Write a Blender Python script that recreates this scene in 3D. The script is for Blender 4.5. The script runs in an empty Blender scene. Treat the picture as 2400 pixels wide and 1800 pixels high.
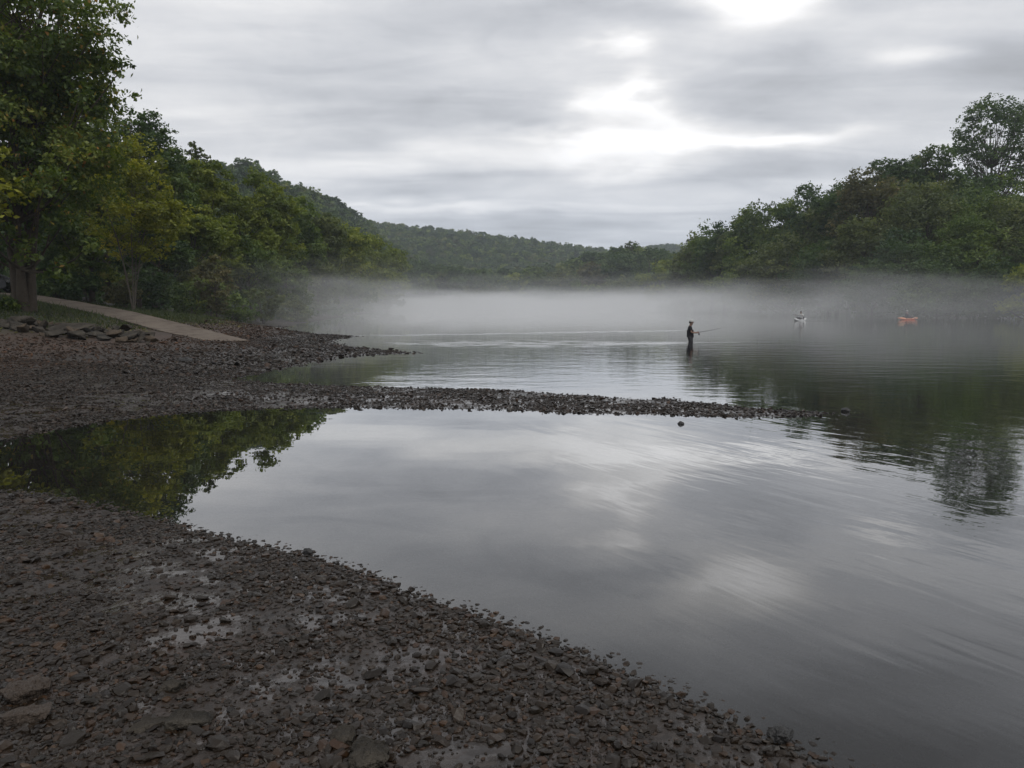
import bpy, math
import numpy as np
from mathutils import Vector, Matrix

scene = bpy.context.scene
COL = scene.collection
R = math.radians

# ------------------------------------------------------------------ camera
EYE = 1.95
FPX, CX, CY = 1671.0, 1106.0, 829.5          # focal length in photograph pixels (2212 wide)
HORIZON = 652.5
PITCH = math.atan((CY - HORIZON) / FPX)
cam_d = bpy.data.cameras.new('camera')
cam = bpy.data.objects.new('camera', cam_d)
COL.objects.link(cam)
cam.location = (0, 0, EYE)
cam.rotation_euler = (math.pi / 2 - PITCH, 0, 0)
cam_d.sensor_width = 36
cam_d.lens = 36 * FPX / 2212
cam_d.clip_start = 0.05
cam_d.clip_end = 6000
scene.camera = cam

# ------------------------------------------------------------------ render settings
scene.view_settings.view_transform = 'Standard'
scene.view_settings.look = 'None'
scene.view_settings.exposure = 0.0
scene.view_settings.gamma = 1.0
cy = scene.cycles
cy.max_bounces = 7
cy.diffuse_bounces = 3
cy.glossy_bounces = 3
cy.transmission_bounces = 3
cy.transparent_max_bounces = 12
cy.volume_bounces = 2
cy.caustics_reflective = False
cy.caustics_refractive = False
cy.use_denoising = True


# ------------------------------------------------------------------ node helper
class NT:
    def __init__(self, nt):
        self.nt = nt
        nt.nodes.clear()

    def n(self, kind, **kw):
        nd = self.nt.nodes.new(kind)
        for k, v in kw.items():
            setattr(nd, k, v)
        return nd

    def put(self, sock, v):
        if v is None:
            return
        if isinstance(v, bpy.types.NodeSocket):
            self.nt.links.new(v, sock)
        else:
            if hasattr(sock.default_value, '__len__') and not hasattr(v, '__len__'):
                v = [v] * len(sock.default_value)
            if sock.type == 'RGBA' and len(v) == 3:
                v = (*v, 1)
            sock.default_value = v

    def m(self, op, a, b=None, c=None, clamp=False):
        nd = self.n('ShaderNodeMath', operation=op, use_clamp=clamp)
        for s, v in zip(nd.inputs, (a, b, c)):
            self.put(s, v)
        return nd.outputs[0]

    def vm(self, op, a, b=None):
        nd = self.n('ShaderNodeVectorMath', operation=op)
        self.put(nd.inputs[0], a)
        if b is not None:
            self.put(nd.inputs[1], b)
        return nd.outputs['Value'] if op in ('LENGTH', 'DOT_PRODUCT', 'DISTANCE') else nd.outputs[0]

    def sep(self, v):
        nd = self.n('ShaderNodeSeparateXYZ')
        self.put(nd.inputs[0], v)
        return nd.outputs

    def comb(self, x, y, z):
        nd = self.n('ShaderNodeCombineXYZ')
        for s, v in zip(nd.inputs, (x, y, z)):
            self.put(s, v)
        return nd.outputs[0]

    def noise(self, vec, scale, detail=4, rough=0.55, dist=0.0):
        nd = self.n('ShaderNodeTexNoise')
        self.put(nd.inputs['Vector'], vec)
        self.put(nd.inputs['Scale'], scale)
        self.put(nd.inputs['Detail'], detail)
        self.put(nd.inputs['Roughness'], rough)
        self.put(nd.inputs['Distortion'], dist)
        return nd.outputs['Fac'] if 'Fac' in nd.outputs else nd.outputs[0]

    def noise_col(self, vec, scale, detail=3):
        nd = self.n('ShaderNodeTexNoise')
        self.put(nd.inputs['Vector'], vec)
        self.put(nd.inputs['Scale'], scale)
        self.put(nd.inputs['Detail'], detail)
        return nd.outputs['Color']

    def ramp(self, fac, stops, interp='LINEAR'):
        nd = self.n('ShaderNodeValToRGB')
        cr = nd.color_ramp
        cr.interpolation = interp
        while len(cr.elements) < len(stops):
            cr.elements.new(0.5)
        for e, (p, c) in zip(cr.elements, stops):
            e.position = p
            e.color = (c, c, c, 1) if not hasattr(c, '__len__') else (*c[:3], 1)
        self.put(nd.inputs[0], fac)
        return nd.outputs[0]

    def smooth(self, v, a, b, lo=0.0, hi=1.0):
        nd = self.n('ShaderNodeMapRange', interpolation_type='SMOOTHSTEP')
        for s, val in zip(nd.inputs, (v, a, b, lo, hi)):
            self.put(s, val)
        return nd.outputs[0]

    def mix(self, fac, a, b, blend='MIX'):
        nd = self.n('ShaderNodeMix', data_type='RGBA', blend_type=blend)
        self.put(nd.inputs[0], fac)
        self.put(nd.inputs[6], a)
        self.put(nd.inputs[7], b)
        return nd.outputs[2]

    def mixs(self, fac, a, b):
        nd = self.n('ShaderNodeMixShader')
        self.put(nd.inputs[0], fac)
        self.nt.links.new(a, nd.inputs[1])
        self.nt.links.new(b, nd.inputs[2])
        return nd.outputs[0]

    def gauss(self, u, v, u0, v0, su, sv):
        a = self.m('DIVIDE', self.m('SUBTRACT', u, u0), su)
        b = self.m('DIVIDE', self.m('SUBTRACT', v, v0), sv)
        s = self.m('ADD', self.m('MULTIPLY', a, a), self.m('MULTIPLY', b, b))
        return self.m('POWER', 2.71828, self.m('MULTIPLY', s, -1.0))

    def bump(self, h, strength=1.0, dist=1.0, normal=None):
        nd = self.n('ShaderNodeBump')
        self.put(nd.inputs['Strength'], strength)
        self.put(nd.inputs['Distance'], dist)
        self.put(nd.inputs['Height'], h)
        if normal is not None:
            self.put(nd.inputs['Normal'], normal)
        return nd.outputs[0]


# ------------------------------------------------------------------ sky and sun
SUN_EL, SUN_AZ = R(66), R(140)                 # azimuth clockwise from +Y
world = bpy.data.worlds.new('World')
scene.world = world
world.use_nodes = True
w = NT(world.node_tree)
sky = w.n('ShaderNodeTexSky', sky_type='NISHITA', sun_disc=False, sun_elevation=SUN_EL, sun_rotation=SUN_AZ)
bg_sky = w.n('ShaderNodeBackground')
w.put(bg_sky.inputs['Color'], sky.outputs[0])
w.put(bg_sky.inputs['Strength'], 0.08)
gen = w.n('ShaderNodeTexCoord').outputs['Generated']
dx, dy, dz = w.sep(gen)
# cloud deck seen in perspective
den = w.m('ADD', w.m('ABSOLUTE', dz), 0.10)
deck = w.comb(w.m('DIVIDE', dx, den), w.m('DIVIDE', dy, den), 0.0)
cl1 = w.noise(w.vm('MULTIPLY', deck, (0.55, 1.0, 1)), 1.1, 6, 0.52, 0.6)
cl2 = w.noise(w.vm('MULTIPLY', deck, (0.35, 1.0, 1)), 2.6, 5, 0.5, 0.9)
# direction as tangents so that openings and dark cloud bellies, some added out of view, have their own bearings
yy = w.m('MAXIMUM', dy, 0.08)
warp = w.vm('SUBTRACT', w.noise_col(w.vm('MULTIPLY', gen, (5.0, 5.0, 14.0)), 1.0, 5), (0.5, 0.5, 0.5))
wx, wy, wz = w.sep(warp)
U = w.m('ADD', w.m('DIVIDE', dx, yy), w.m('MULTIPLY', wx, 0.26))
V = w.m('ADD', w.m('DIVIDE', dz, yy), w.m('MULTIPLY', wy, 0.10))


def sb(px, py, sx, sy, amp):
    g = w.gauss(U, V, (px - CX) / FPX, (HORIZON - py) / FPX, sx / FPX, sy / FPX)
    return w.m('MULTIPLY', g, amp)


SKY = [
    (1325, 240, 60, 24, 0.26), (1410, 225, 36, 38, 0.30), (1440, 285, 74, 22, 0.22), (1370, 315, 80, 24, 0.20), (1400, 270, 190, 80, 0.08), (1570, 303, 170, 20, 0.30), (1760, 300, 130, 18, 0.22), (1345, 132, 55, 20, 0.30),
    (1590, 25, 130, 40, 0.34), (1890, 140, 120, 24, 0.22), (1290, 345, 150, 28, 0.26),
    (1020, 255, 230, 48, -0.17), (1660, 195, 200, 62, -0.18), (2120, 170, 190, 70, -0.15), (720, 170, 260, 60, -0.07),
    (1700, 375, 260, 30, -0.13), (1300, 505, 520, 42, -0.10), (860, 415, 300, 20, -0.09), (1000, 350, 330, 34, 0.12),
    (900, 462, 260, 13, 0.15), (1250, 470, 200, 10, 0.06), (600, 60, 360, 60, 0.04), (1180, 300, 110, 22, -0.12), (350, 330, 200, 90, 0.03),
    (1330, 60, 120, 30, -0.08), (1950, 60, 250, 40, 0.02), (2000, 430, 300, 40, 0.0),
    (1650, -10, 190, 40, 0.16), (1250, -190, 300, 50, -0.16), (2050, -180, 260, 60, -0.14), (700, -220, 400, 70, -0.08),
    (1700, -380, 700, 130, -0.24), (500, -420, 700, 150, -0.16),  # unseen dark clouds high overhead, added to darken reflections in the near water
]
val = w.m('MULTIPLY_ADD', w.m('SUBTRACT', cl1, 0.5), 0.34, 0.565)
val = w.m('MULTIPLY_ADD', w.m('SUBTRACT', cl2, 0.5), 0.32, val)
cl3 = w.noise(w.vm('MULTIPLY', gen, (5.0, 5.0, 14.0)), 1.5, 7, 0.62, 0.5)
val = w.m('MULTIPLY_ADD', w.m('SUBTRACT', cl3, 0.5), 0.20, val)
for s in SKY:
    if s[4]:
        val = w.m('ADD', val, sb(*s))
val = w.m('MULTIPLY', val, w.smooth(dz, 0.34, 0.50, 1.0, 0.80))  # sky above the view dimmed on purpose, for darker foreground water and less light
val = w.m('MAXIMUM', val, 0.27)
val = w.m('MINIMUM', val, 1.25)
# blue shows a little more through the thinner grey parts and low over the hills
lowb = w.smooth(dz, 0.02, 0.22, 1.0, 0.0)
tint = w.m('ADD', w.m('MULTIPLY', lowb, 0.55), w.m('MULTIPLY', w.smooth(val, 0.40, 0.75, 1.0, 0.0), 0.55), clamp=True)
ccol = w.mix(tint, (1.0, 0.995, 1.0), (0.92, 0.975, 1.09))
ccol = w.vm('MULTIPLY', ccol, w.comb(val, val, val))
bg_c = w.n('ShaderNodeBackground')
w.put(bg_c.inputs['Color'], ccol)
w.put(bg_c.inputs['Strength'], 1.36)
out = w.n('ShaderNodeOutputWorld')
world.node_tree.links.new(w.mixs(0.95, bg_sky.outputs[0], bg_c.outputs[0]), out.inputs['Surface'])

sun_d = bpy.data.lights.new('sun', 'SUN')
sun_d.energy = 1.5
sun_d.angle = R(40)
sun_d.color = (1.0, 0.96, 0.9)
sun = bpy.data.objects.new('sun', sun_d)
COL.objects.link(sun)
sd = Vector((math.sin(SUN_AZ) * math.cos(SUN_EL), math.cos(SUN_AZ) * math.cos(SUN_EL), math.sin(SUN_EL)))
sun.rotation_euler = sd.to_track_quat('Z', 'Y').to_euler()
sun.location = (0, 0, 60)


# ------------------------------------------------------------------ object helpers
def P(px, py, z=0.0):
    """point of the plane at height z seen at a photograph pixel"""
    c, s = math.cos(PITCH), math.sin(PITCH)
    a, b = (px - CX) / FPX, (CY - py) / FPX
    d = (a, c + b * s, -s + b * c)
    t = (z - EYE) / d[2]
    return (d[0] * t, d[1] * t)


def AX(px, Y):
    """x of a thing Y metres ahead seen in column px (near the horizon)"""
    return (px - CX) / FPX * Y * 1.0


def tag(o, label=None, cat=None, group=None, kind=None):
    if label: o['label'] = label
    if cat: o['category'] = cat
    if group: o['group'] = group
    if kind: o['kind'] = kind
    return o


def link(o, parent=None):
    COL.objects.link(o)
    if parent is not None:
        o.parent = parent
    return o


def thing(name, label, cat, loc, rz=0.0, group=None):
    o = bpy.data.objects.new(name, None)
    o.empty_display_size = 0.2
    o.location = loc
    o.rotation_euler = (0, 0, rz)
    tag(o, label, cat, group)
    return link(o)


def mesh_np(name, V, F, mat=None, parent=None, tone=None, smooth=False, loc=None):
    """V (n,3), F (m,k) uniform polygons"""
    V = np.asarray(V, np.float32)
    F = np.asarray(F, np.int32)
    me = bpy.data.meshes.new(name)
    m, k = F.shape
    me.vertices.add(len(V))
    me.vertices.foreach_set('co', V.ravel())
    me.loops.add(m * k)
    me.loops.foreach_set('vertex_index', F.ravel())
    me.polygons.add(m)
    me.polygons.foreach_set('loop_start', np.arange(0, m * k, k, dtype=np.int32))
    try:
        me.polygons.foreach_set('loop_total', np.full(m, k, np.int32))
    except Exception:
        pass
    me.polygons.foreach_set('use_smooth', np.full(m, smooth, bool))
    if tone is not None:
        at = me.attributes.new('tone', 'FLOAT', 'FACE')
        at.data.foreach_set('value', np.asarray(tone, np.float32))
    me.update(calc_edges=True)
    if mat:
        me.materials.append(mat)
    o = bpy.data.objects.new(name, me)
    if loc is not None:
        o.location = loc
    return link(o, parent)


def new_mat(name):
    m = bpy.data.materials.new(name)
    m.use_nodes = True
    return m, NT(m.node_tree)


def finish(nt, shader, volume=None):
    o = nt.n('ShaderNodeOutputMaterial')
    if shader is not None:
        nt.nt.links.new(shader, o.inputs['Surface'])
    if volume is not None:
        nt.nt.links.new(volume, o.inputs['Volume'])


def principled(nt, color, rough=0.7, normal=None, spec=0.5, metal=0.0):
    b = nt.n('ShaderNodeBsdfPrincipled')
    nt.put(b.inputs['Base Color'], color)
    nt.put(b.inputs['Roughness'], rough)
    nt.put(b.inputs['Specular IOR Level'], spec)
    nt.put(b.inputs['Metallic'], metal)
    if normal is not None:
        nt.put(b.inputs['Normal'], normal)
    return b.outputs[0]


def simple_mat(name, col, rough=0.7, var=0.25, scale=8.0, spec=0.4, bump=0.0):
    m, t = new_mat(name)
    co = t.n('ShaderNodeTexCoord').outputs['Object']
    nz = t.noise(co, scale, 5, 0.6)
    c = t.mix(nz, [x * (1 - var) for x in col], [min(1, x * (1 + var)) for x in col])
    nrm = t.bump(t.noise(co, scale * 4, 4), 1.0, bump) if bump else None
    finish(t, principled(t, c, rough, nrm, spec))
    return m


# ------------------------------------------------------------------ shoreline and terrain heights
NEAR = [(-420, 1010), (-250, 1055), (0, 1063), (100, 1068), (200, 1090), (320, 1120), (440, 1152), (600, 1188), (700, 1210), (800, 1243),
        (900, 1287), (1000, 1318), (1100, 1352), (1200, 1390), (1300, 1425), (1400, 1472), (1500, 1520), (1600, 1568), (1700, 1612),
        (1800, 1662), (1900, 1722)]
WPTS = [(3.2, 1.6), (6, -1), (14, -6), (40, -22), (110, -50), (170, -40), (140, 40), (84, 84), (76, 105), (62, 150), (47, 198), (44, 235),
        (60, 290), (62, 318), (20, 322), (-10, 300), (-27, 260), (-31, 205), (-25, 135), (-20.5, 87), (-18.5, 66)]
FARB = [(600, 711), (640, 716), (690, 722), (740, 724), (770, 727), (735, 731), (712, 739), (745, 748), (805, 753), (860, 759), (910, 763), (820, 766),
        (730, 772), (670, 784), (610, 796), (545, 808), (490, 818), (530, 824), (600, 829), (700, 833), (800, 836), (900, 838), (1000, 841),
        (1100, 843), (1200, 851), (1300, 858), (1400, 864), (1440, 861), (1470, 868), (1540, 872), (1600, 880), (1700, 887), (1790, 893),
        (1760, 898), (1700, 901), (1600, 901), (1500, 898), (1400, 895), (1300, 894), (1200, 891), (1100, 886), (1000, 884), (900, 883),
        (700, 881), (560, 883), (420, 889), (300, 901), (200, 913), (100, 931), (0, 951), (-250, 975)]
POLY = np.array([P(*p) for p in NEAR] + WPTS + [P(*p) for p in FARB])


def densify(poly, rng):
    out = []
    n = len(poly)
    for i in range(n):
        a, b = poly[i], poly[(i + 1) % n]
        L = np.hypot(*(b - a))
        k = max(1, min(12, int(L / 0.35))) if L < 12 else 3
        for j in range(k):
            t = j / k
            p = a + (b - a) * t
            if 0 < j:
                p = p + rng.normal(0, 0.05 if L < 6 else 0.25, 2) * min(1, L / 3 + .3)
            out.append(p)
    return np.array(out)


POLY = densify(POLY, np.random.default_rng(3))


def inside(x, y, poly):
    r = np.zeros(x.shape, bool)
    n = len(poly)
    for i in range(n):
        x0, y0 = poly[i]
        x1, y1 = poly[(i + 1) % n]
        if y0 == y1: continue
        c = ((y0 > y) != (y1 > y)) & (x < (x1 - x0) * (y - y0) / (y1 - y0) + x0)
        r ^= c
    return r


def shore_dist(x, y):
    x = np.asarray(x, float); y = np.asarray(y, float)
    best = np.full(x.shape, 1e9)
    n = len(POLY)
    for i in range(n):
        a, b = POLY[i], POLY[(i + 1) % n]
        ab = b - a
        L2 = ab @ ab + 1e-12
        t = np.clip(((x - a[0]) * ab[0] + (y - a[1]) * ab[1]) / L2, 0, 1)
        best = np.minimum(best, (x - a[0] - t * ab[0]) ** 2 + (y - a[1] - t * ab[1]) ** 2)
    d = np.sqrt(best)
    return np.where(inside(x, y, POLY), -d, d)


def sstep(v, a, b):
    t = np.clip((v - a) / (b - a), 0, 1)
    return t * t * (3 - 2 * t)


# boat ramp edges: (near edge px, py, distance ahead), (far edge ...)
def RP(px, py, Y):
    return np.array(((px - CX) / FPX * Y, Y, EYE - (py - HORIZON) * Y / FPX))


RAMP_N = [RP(458, 740, 32), RP(350, 717, 35), RP(263, 692, 38.5), RP(175, 670.5, 42.5), RP(96, 653, 46.5), RP(35, 641.5, 51.5), RP(-30, 636.5, 56), RP(-200, 631, 64)]
RAMP_F = [RP(537, 737, 33.2), RP(408, 704, 38), RP(292, 675, 43), RP(175, 653, 48), RP(82, 638.5, 52), RP(25, 634.5, 56), RP(-40, 631, 61), RP(-220, 626, 70)]
CTRL = [0.5 * (a + b) for a, b in zip(RAMP_N, RAMP_F)]
CTRL += [0.25 * (a + b) + 0.25 * (c + d) for a, b, c, d in zip(RAMP_N[:-1], RAMP_F[:-1], RAMP_N[1:], RAMP_F[1:])]
CTRL = [c - np.array((0, 0, 0.05)) for c in CTRL]
CTRL += [np.array((-23.8, 38.0, 1.54)), np.array((-18.5, 33.0, 0.95)), np.array((-14.5, 31.0, 0.42)), np.array((-22.0, 31.5, 1.0)),
         np.array((-27.5, 38.5, 1.75)), np.array((-31, 44, 2.1))]


def base_h(x, y, d):
    z = np.where(d < 1.2, 0.022 * d, 0.0264 + 0.0538 * (d - 1.2))
    z = np.where(d < 10, z, 0.5 + 0.105 * (d - 10))
    z = np.where(d > 25, 2.07 + 0.03 * (d - 25), z)
    z = np.where(d < 0, np.maximum(-0.68, 0.085 * d), z)
    return z


def hills(x, y, d):
    on = sstep(d, 3, 40)
    h = 45 * np.exp(-((x + 118 + 0.02 * (y - 300)) / 46) ** 2) * sstep(y, 120, 360) * (1 - sstep(y, 505, 572))
    # right bank rising behind its trees
    h2 = 12 * sstep(d, 8, 55) * sstep(x, 30, 80) * (1 - sstep(y, 210, 330))
    # long far ridge, falling to the right
    t = (x + 280) / 420
    top = np.interp(x, [-700, -280, -190, -60, 40, 110, 200, 320, 700], [52, 68, 62, 49, 38, 29, 21, 26, 36])
    yc = 880 + 0.18 * x
    h3 = top * np.exp(-((y - yc) / np.where(y < yc, 210, 300)) ** 2)
    h4 = 45 * np.exp(-((x - 215) / 90) ** 2 - ((y - 1120) / 160) ** 2)
    h5 = 14 * np.exp(-((x - 62) / 34) ** 2 - ((y - 400) / 46) ** 2)
    return on * (h + h2 + np.maximum(h3, h4) + h5)


_c = np.array(CTRL)
_cd = shore_dist(_c[:, 0], _c[:, 1])
_delta = _c[:, 2] - base_h(_c[:, 0], _c[:, 1], _cd) - hills(_c[:, 0], _c[:, 1], _cd)


def lump(x, y):
    return (np.sin(x * 1.7 + 1.3 * np.sin(y * 0.9)) * np.sin(y * 2.1 + np.sin(x * 1.1)) * 0.6
            + np.sin(x * 4.3 + y * 1.9) * np.sin(y * 3.7 - x * 1.2) * 0.4)


def ground(x, y, d=None):
    x = np.asarray(x, float); y = np.asarray(y, float)
    if d is None:
        d = shore_dist(x, y)
    z = base_h(x, y, d) + hills(x, y, d)
    ws = np.zeros(x.shape); acc = np.zeros(x.shape)
    for (px_, py_, _), dl in zip(CTRL, _delta):
        wgt = np.exp(-((x - px_) ** 2 + (y - py_) ** 2) / 4.2 ** 2)
        ws += wgt; acc += wgt * dl
    z = z + acc / (ws + 0.02) * sstep(d, 1, 5)
    z = z + lump(x, y) * 0.018 * sstep(np.abs(d), 0.15, 1.2)
    return z


def gz(x, y):
    return float(ground(np.array([x]), np.array([y]))[0])


def axis(fine_lo, fine_hi, step, lo, hi, grow=1.09):
    a = list(np.arange(fine_lo, fine_hi, step))
    s = step; v = fine_lo; left = []
    while v > lo:
        s = min(s * grow, 22); v -= s; left.append(v)
    s = step; v = a[-1]; right = []
    while v < hi:
        s = min(s * grow, 22); v += s; right.append(v)
    return np.array(left[::-1] + a + right)


gx = axis(-9, 8, 0.11, -760, 760, 1.05)
gy = axis(1.5, 20, 0.11, -70, 1500, 1.05)
GX, GY = np.meshgrid(gx, gy)
D = shore_dist(GX, GY)
Z = ground(GX, GY, D)
nx, ny = len(gx), len(gy)
idx = np.arange(nx * ny).reshape(ny, nx)
Fq = np.stack([idx[:-1, :-1], idx[:-1, 1:], idx[1:, 1:], idx[1:, :-1]], -1).reshape(-1, 4)

# ground material: wet brown gravel mud by the river, soil and grass on the bank, leaf litter under the wood
m_ground, t = new_mat('wet_gravel_ground')
pos = t.n('ShaderNodeNewGeometry').outputs['Position']
X_, Y_, Z_ = t.sep(pos)
n1 = t.noise(pos, 0.9, 6, 0.6)
n2 = t.noise(pos, 14, 6, 0.65)
n3 = t.noise(t.vm('MULTIPLY', pos, (1, 1, 0.2)), 3.0, 8, 0.68, 0.3)
vor = t.n('ShaderNodeTexVoronoi', feature='F1')
t.put(vor.inputs['Vector'], pos); t.put(vor.inputs['Scale'], 16.0); t.put(vor.inputs['Randomness'], 1.0)
pebc = t.sep(vor.outputs['Color'])[0]
mud = t.ramp(n2, [(0.25, (0.007, 0.005, 0.0035)), (0.55, (0.016, 0.011, 0.0075)), (0.8, (0.030, 0.020, 0.0135))])
mud = t.mix(t.m('MULTIPLY', pebc, 0.5), mud, (0.050, 0.038, 0.031))
warm = t.smooth(n1, 0.45, 0.7)
mud = t.mix(t.m('MULTIPLY', warm, 0.35), mud, (0.050, 0.028, 0.018))
mud = t.mix(t.smooth(Z_, 0.28, 0.5), mud, t.vm('MULTIPLY', mud, (1.8, 1.55, 1.38)))
soil = t.ramp(n2, [(0.3, (0.016, 0.014, 0.009)), (0.7, (0.045, 0.040, 0.022))])
grassc = t.ramp(n2, [(0.3, (0.012, 0.017, 0.006)), (0.7, (0.028, 0.036, 0.013))])
bank = t.mix(t.smooth(n1, 0.38, 0.58), soil, grassc)
kz = t.smooth(t.m('ADD', Z_, t.m('MULTIPLY', t.m('SUBTRACT', n1, 0.5), 0.5)), 0.75, 1.05)
far_side = t.smooth(Y_, 52, 60)
kz = t.m('MAXIMUM', kz, t.m('MULTIPLY', far_side, t.smooth(Z_, 0.25, 0.5)))
col = t.mix(kz, mud, bank)
wet = t.m('MULTIPLY', t.m('MULTIPLY', t.smooth(Z_, 0.05, 0.32, 1.0, 0.0), t.smooth(Y_, 45, 56, 1.0, 0.0)), t.smooth(n3, 0.40, 0.56))
rgh = t.m('ADD', t.m('MULTIPLY', wet, -0.50), 0.62)
rgh = t.m('ADD', rgh, t.m('MULTIPLY', kz, 0.3), clamp=True)
n4 = t.noise(pos, 60, 4, 0.6)
bh = t.m('ADD', t.m('MULTIPLY_ADD', n4, 0.007, t.m('MULTIPLY', n2, 0.02)), t.m('MULTIPLY', vor.outputs['Distance'], -0.02))
bh = t.m('MULTIPLY', bh, t.m('SUBTRACT', 1.0, t.m('MULTIPLY', wet, 0.90)))
finish(t, principled(t, col, rgh, t.bump(bh, 1.0, 1.0), 0.5))
g_o = mesh_np('ground', np.stack([GX.ravel(), GY.ravel(), Z.ravel()], 1), Fq, m_ground, smooth=True)
tag(g_o, kind='structure')

# ------------------------------------------------------------------ river
m_water, t = new_mat('river_water')
pos = t.n('ShaderNodeNewGeometry').outputs['Position']
X_, Y_, Z_ = t.sep(pos)
rot = t.n('ShaderNodeMapping'); t.put(rot.inputs['Vector'], pos)
rot.inputs['Rotation'].default_value = (0, 0, R(-28)); rot.inputs['Scale'].default_value = (0.45, 1.0, 1.0)
pr = rot.outputs[0]
swell = t.noise(pr, 1.1, 2, 0.4)
rip = t.noise(pr, 3.2, 3, 0.5)
fine = t.noise(pos, 7.0, 3, 0.55)
crest = t.comb(t.m('ADD', t.m('MULTIPLY', X_, 0.55 * 0.22), t.m('MULTIPLY', Y_, -0.84 * 0.22)), t.m('ADD', t.m('MULTIPLY', X_, 0.84), t.m('MULTIPLY', Y_, 0.55)), 0.0)
longw = t.noise(crest, 2.6, 3, 0.5, 0.3)
chop = t.noise(t.vm('MULTIPLY', pos, (0.5, 1.0, 1.0)), 5.5, 3, 0.6)
beyond = t.smooth(t.m('ADD', Y_, t.m('MULTIPLY', X_, 0.10)), 14.5, 17.5)
right = t.m('MULTIPLY', t.smooth(t.m('ADD', X_, t.m('MULTIPLY', Y_, -0.12)), 0.0, 6.0), t.smooth(Y_, 2.0, 7.0))
inlet = t.smooth(X_, -6.5, -1.0, 0.10, 1.0)
mask = t.m('MAXIMUM', t.m('MULTIPLY', beyond, inlet), t.m('MULTIPLY', right, 0.5))
h = t.m('MULTIPLY', swell, t.m('MULTIPLY_ADD', mask, 0.006, 0.0022))
h = t.m('ADD', h, t.m('MULTIPLY', rip, t.m('MULTIPLY', mask, 0.0060)))
nearw = t.m('MULTIPLY', t.smooth(t.m('ADD', X_, t.m('MULTIPLY', Y_, 0.10)), 0.2, 4.0, 0.04, 1.0), t.smooth(Y_, 12.0, 17.0, 1.0, 0.25))
h = t.m('ADD', h, t.m('MULTIPLY', longw, t.m('MULTIPLY', nearw, 0.0052)))
h = t.m('ADD', h, t.m('MULTIPLY', fine, t.m('MULTIPLY', mask, 0.0009)))
# riffles: shallow broken water in a line across the river, a patch below it and round the angler
line = t.m('SUBTRACT', Y_, t.m('MULTIPLY_ADD', X_, 0.42, 48.5))
line = t.m('DIVIDE', line, 0.7)
line = t.m('POWER', 2.718, t.m('MULTIPLY', t.m('MULTIPLY', line, line), -1.0))
line = t.m('MULTIPLY', line, t.m('MULTIPLY', t.smooth(X_, -10.0, -8.0), t.smooth(X_, 9.0, 13.0, 1.0, 0.0)))
line = t.m('MULTIPLY', line, t.smooth(t.noise(pos, 0.8, 2), 0.38, 0.55))
patch = t.m('MULTIPLY', t.gauss(X_, Y_, 0.5, 36.5, 6.0, 2.3), t.smooth(t.noise(t.vm('MULTIPLY', pos, (0.5, 1.2, 1)), 1.1, 3), 0.48, 0.62))
angl = t.gauss(X_, Y_, 9.3, 37.75, 1.5, 0.22)
angl2 = t.gauss(X_, Y_, 7.0, 36.9, 1.6, 0.5)
wake = t.gauss(X_, Y_, 31.6, 80.2, 1.7, 0.5)
rf = t.m('ADD', t.m('MULTIPLY', line, 0.10), t.m('MULTIPLY', patch, 0.030))
rf = t.m('ADD', rf, t.m('MULTIPLY', angl, 0.12))
rf = t.m('ADD', rf, t.m('MULTIPLY', angl2, 0.03))
rf = t.m('ADD', rf, t.m('MULTIPLY', wake, 0.2))
h = t.m('ADD', h, t.m('MULTIPLY', chop, rf))
nrm = t.bump(h, 1.0, 1.0)
fr = t.n('ShaderNodeFresnel'); t.put(fr.inputs['IOR'], 1.333); t.put(fr.inputs['Normal'], nrm)
gl = t.n('ShaderNodeBsdfGlossy'); t.put(gl.inputs['Color'], (1, 1, 1)); t.put(gl.inputs['Roughness'], 0.0); t.put(gl.inputs['Normal'], nrm)
tr = t.n('ShaderNodeBsdfTransparent'); t.put(tr.inputs['Color'], (0.62, 0.58, 0.50))
df = t.n('ShaderNodeBsdfDiffuse'); t.put(df.inputs['Color'], (0.020, 0.019, 0.017))
body = t.mixs(0.62, tr.outputs[0], df.outputs[0])
finish(t, t.mixs(t.m('SUBTRACT', 1.0, t.m('POWER', t.m('SUBTRACT', 1.0, fr.outputs[0]), 2.0)), body, gl.outputs[0]))
rv = np.array([(-60, -70, 0), (180, -70, 0), (180, 345, 0), (-60, 345, 0)], float)
river = mesh_np('river', rv, [(0, 1, 2, 3)], m_water)
tag(river, kind='structure')


# ------------------------------------------------------------------ stones
def hull_stone(rng, n=16, flat=0.45):
    import bmesh
    bm = bmesh.new()
    p = rng.normal(size=(n, 3))
    p /= np.linalg.norm(p, axis=1)[:, None]
    p = np.sign(p) * np.abs(p) ** 0.8
    p *= np.array((1, 0.72, flat)) * rng.uniform(0.85, 1.1, (n, 1))
    for q in p:
        bm.verts.new(q)
    bmesh.ops.convex_hull(bm, input=bm.verts)
    loose = [v for v in bm.verts if not v.link_faces]
    bmesh.ops.delete(bm, geom=loose, context='VERTS')
    bmesh.ops.triangulate(bm, faces=bm.faces)
    bm.verts.index_update()
    V = np.array([v.co[:] for v in bm.verts]); F = np.array([[v.index for v in f.verts] for f in bm.faces])
    bm.free()
    return V * 0.5, F


rng = np.random.default_rng(11)
STONES = [hull_stone(rng, int(rng.integers(16, 34)), rng.uniform(0.30, 0.62)) for _ in range(28)]
STONES_LO = [hull_stone(rng, 9, rng.uniform(0.3, 0.6)) for _ in range(14)]

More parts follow.
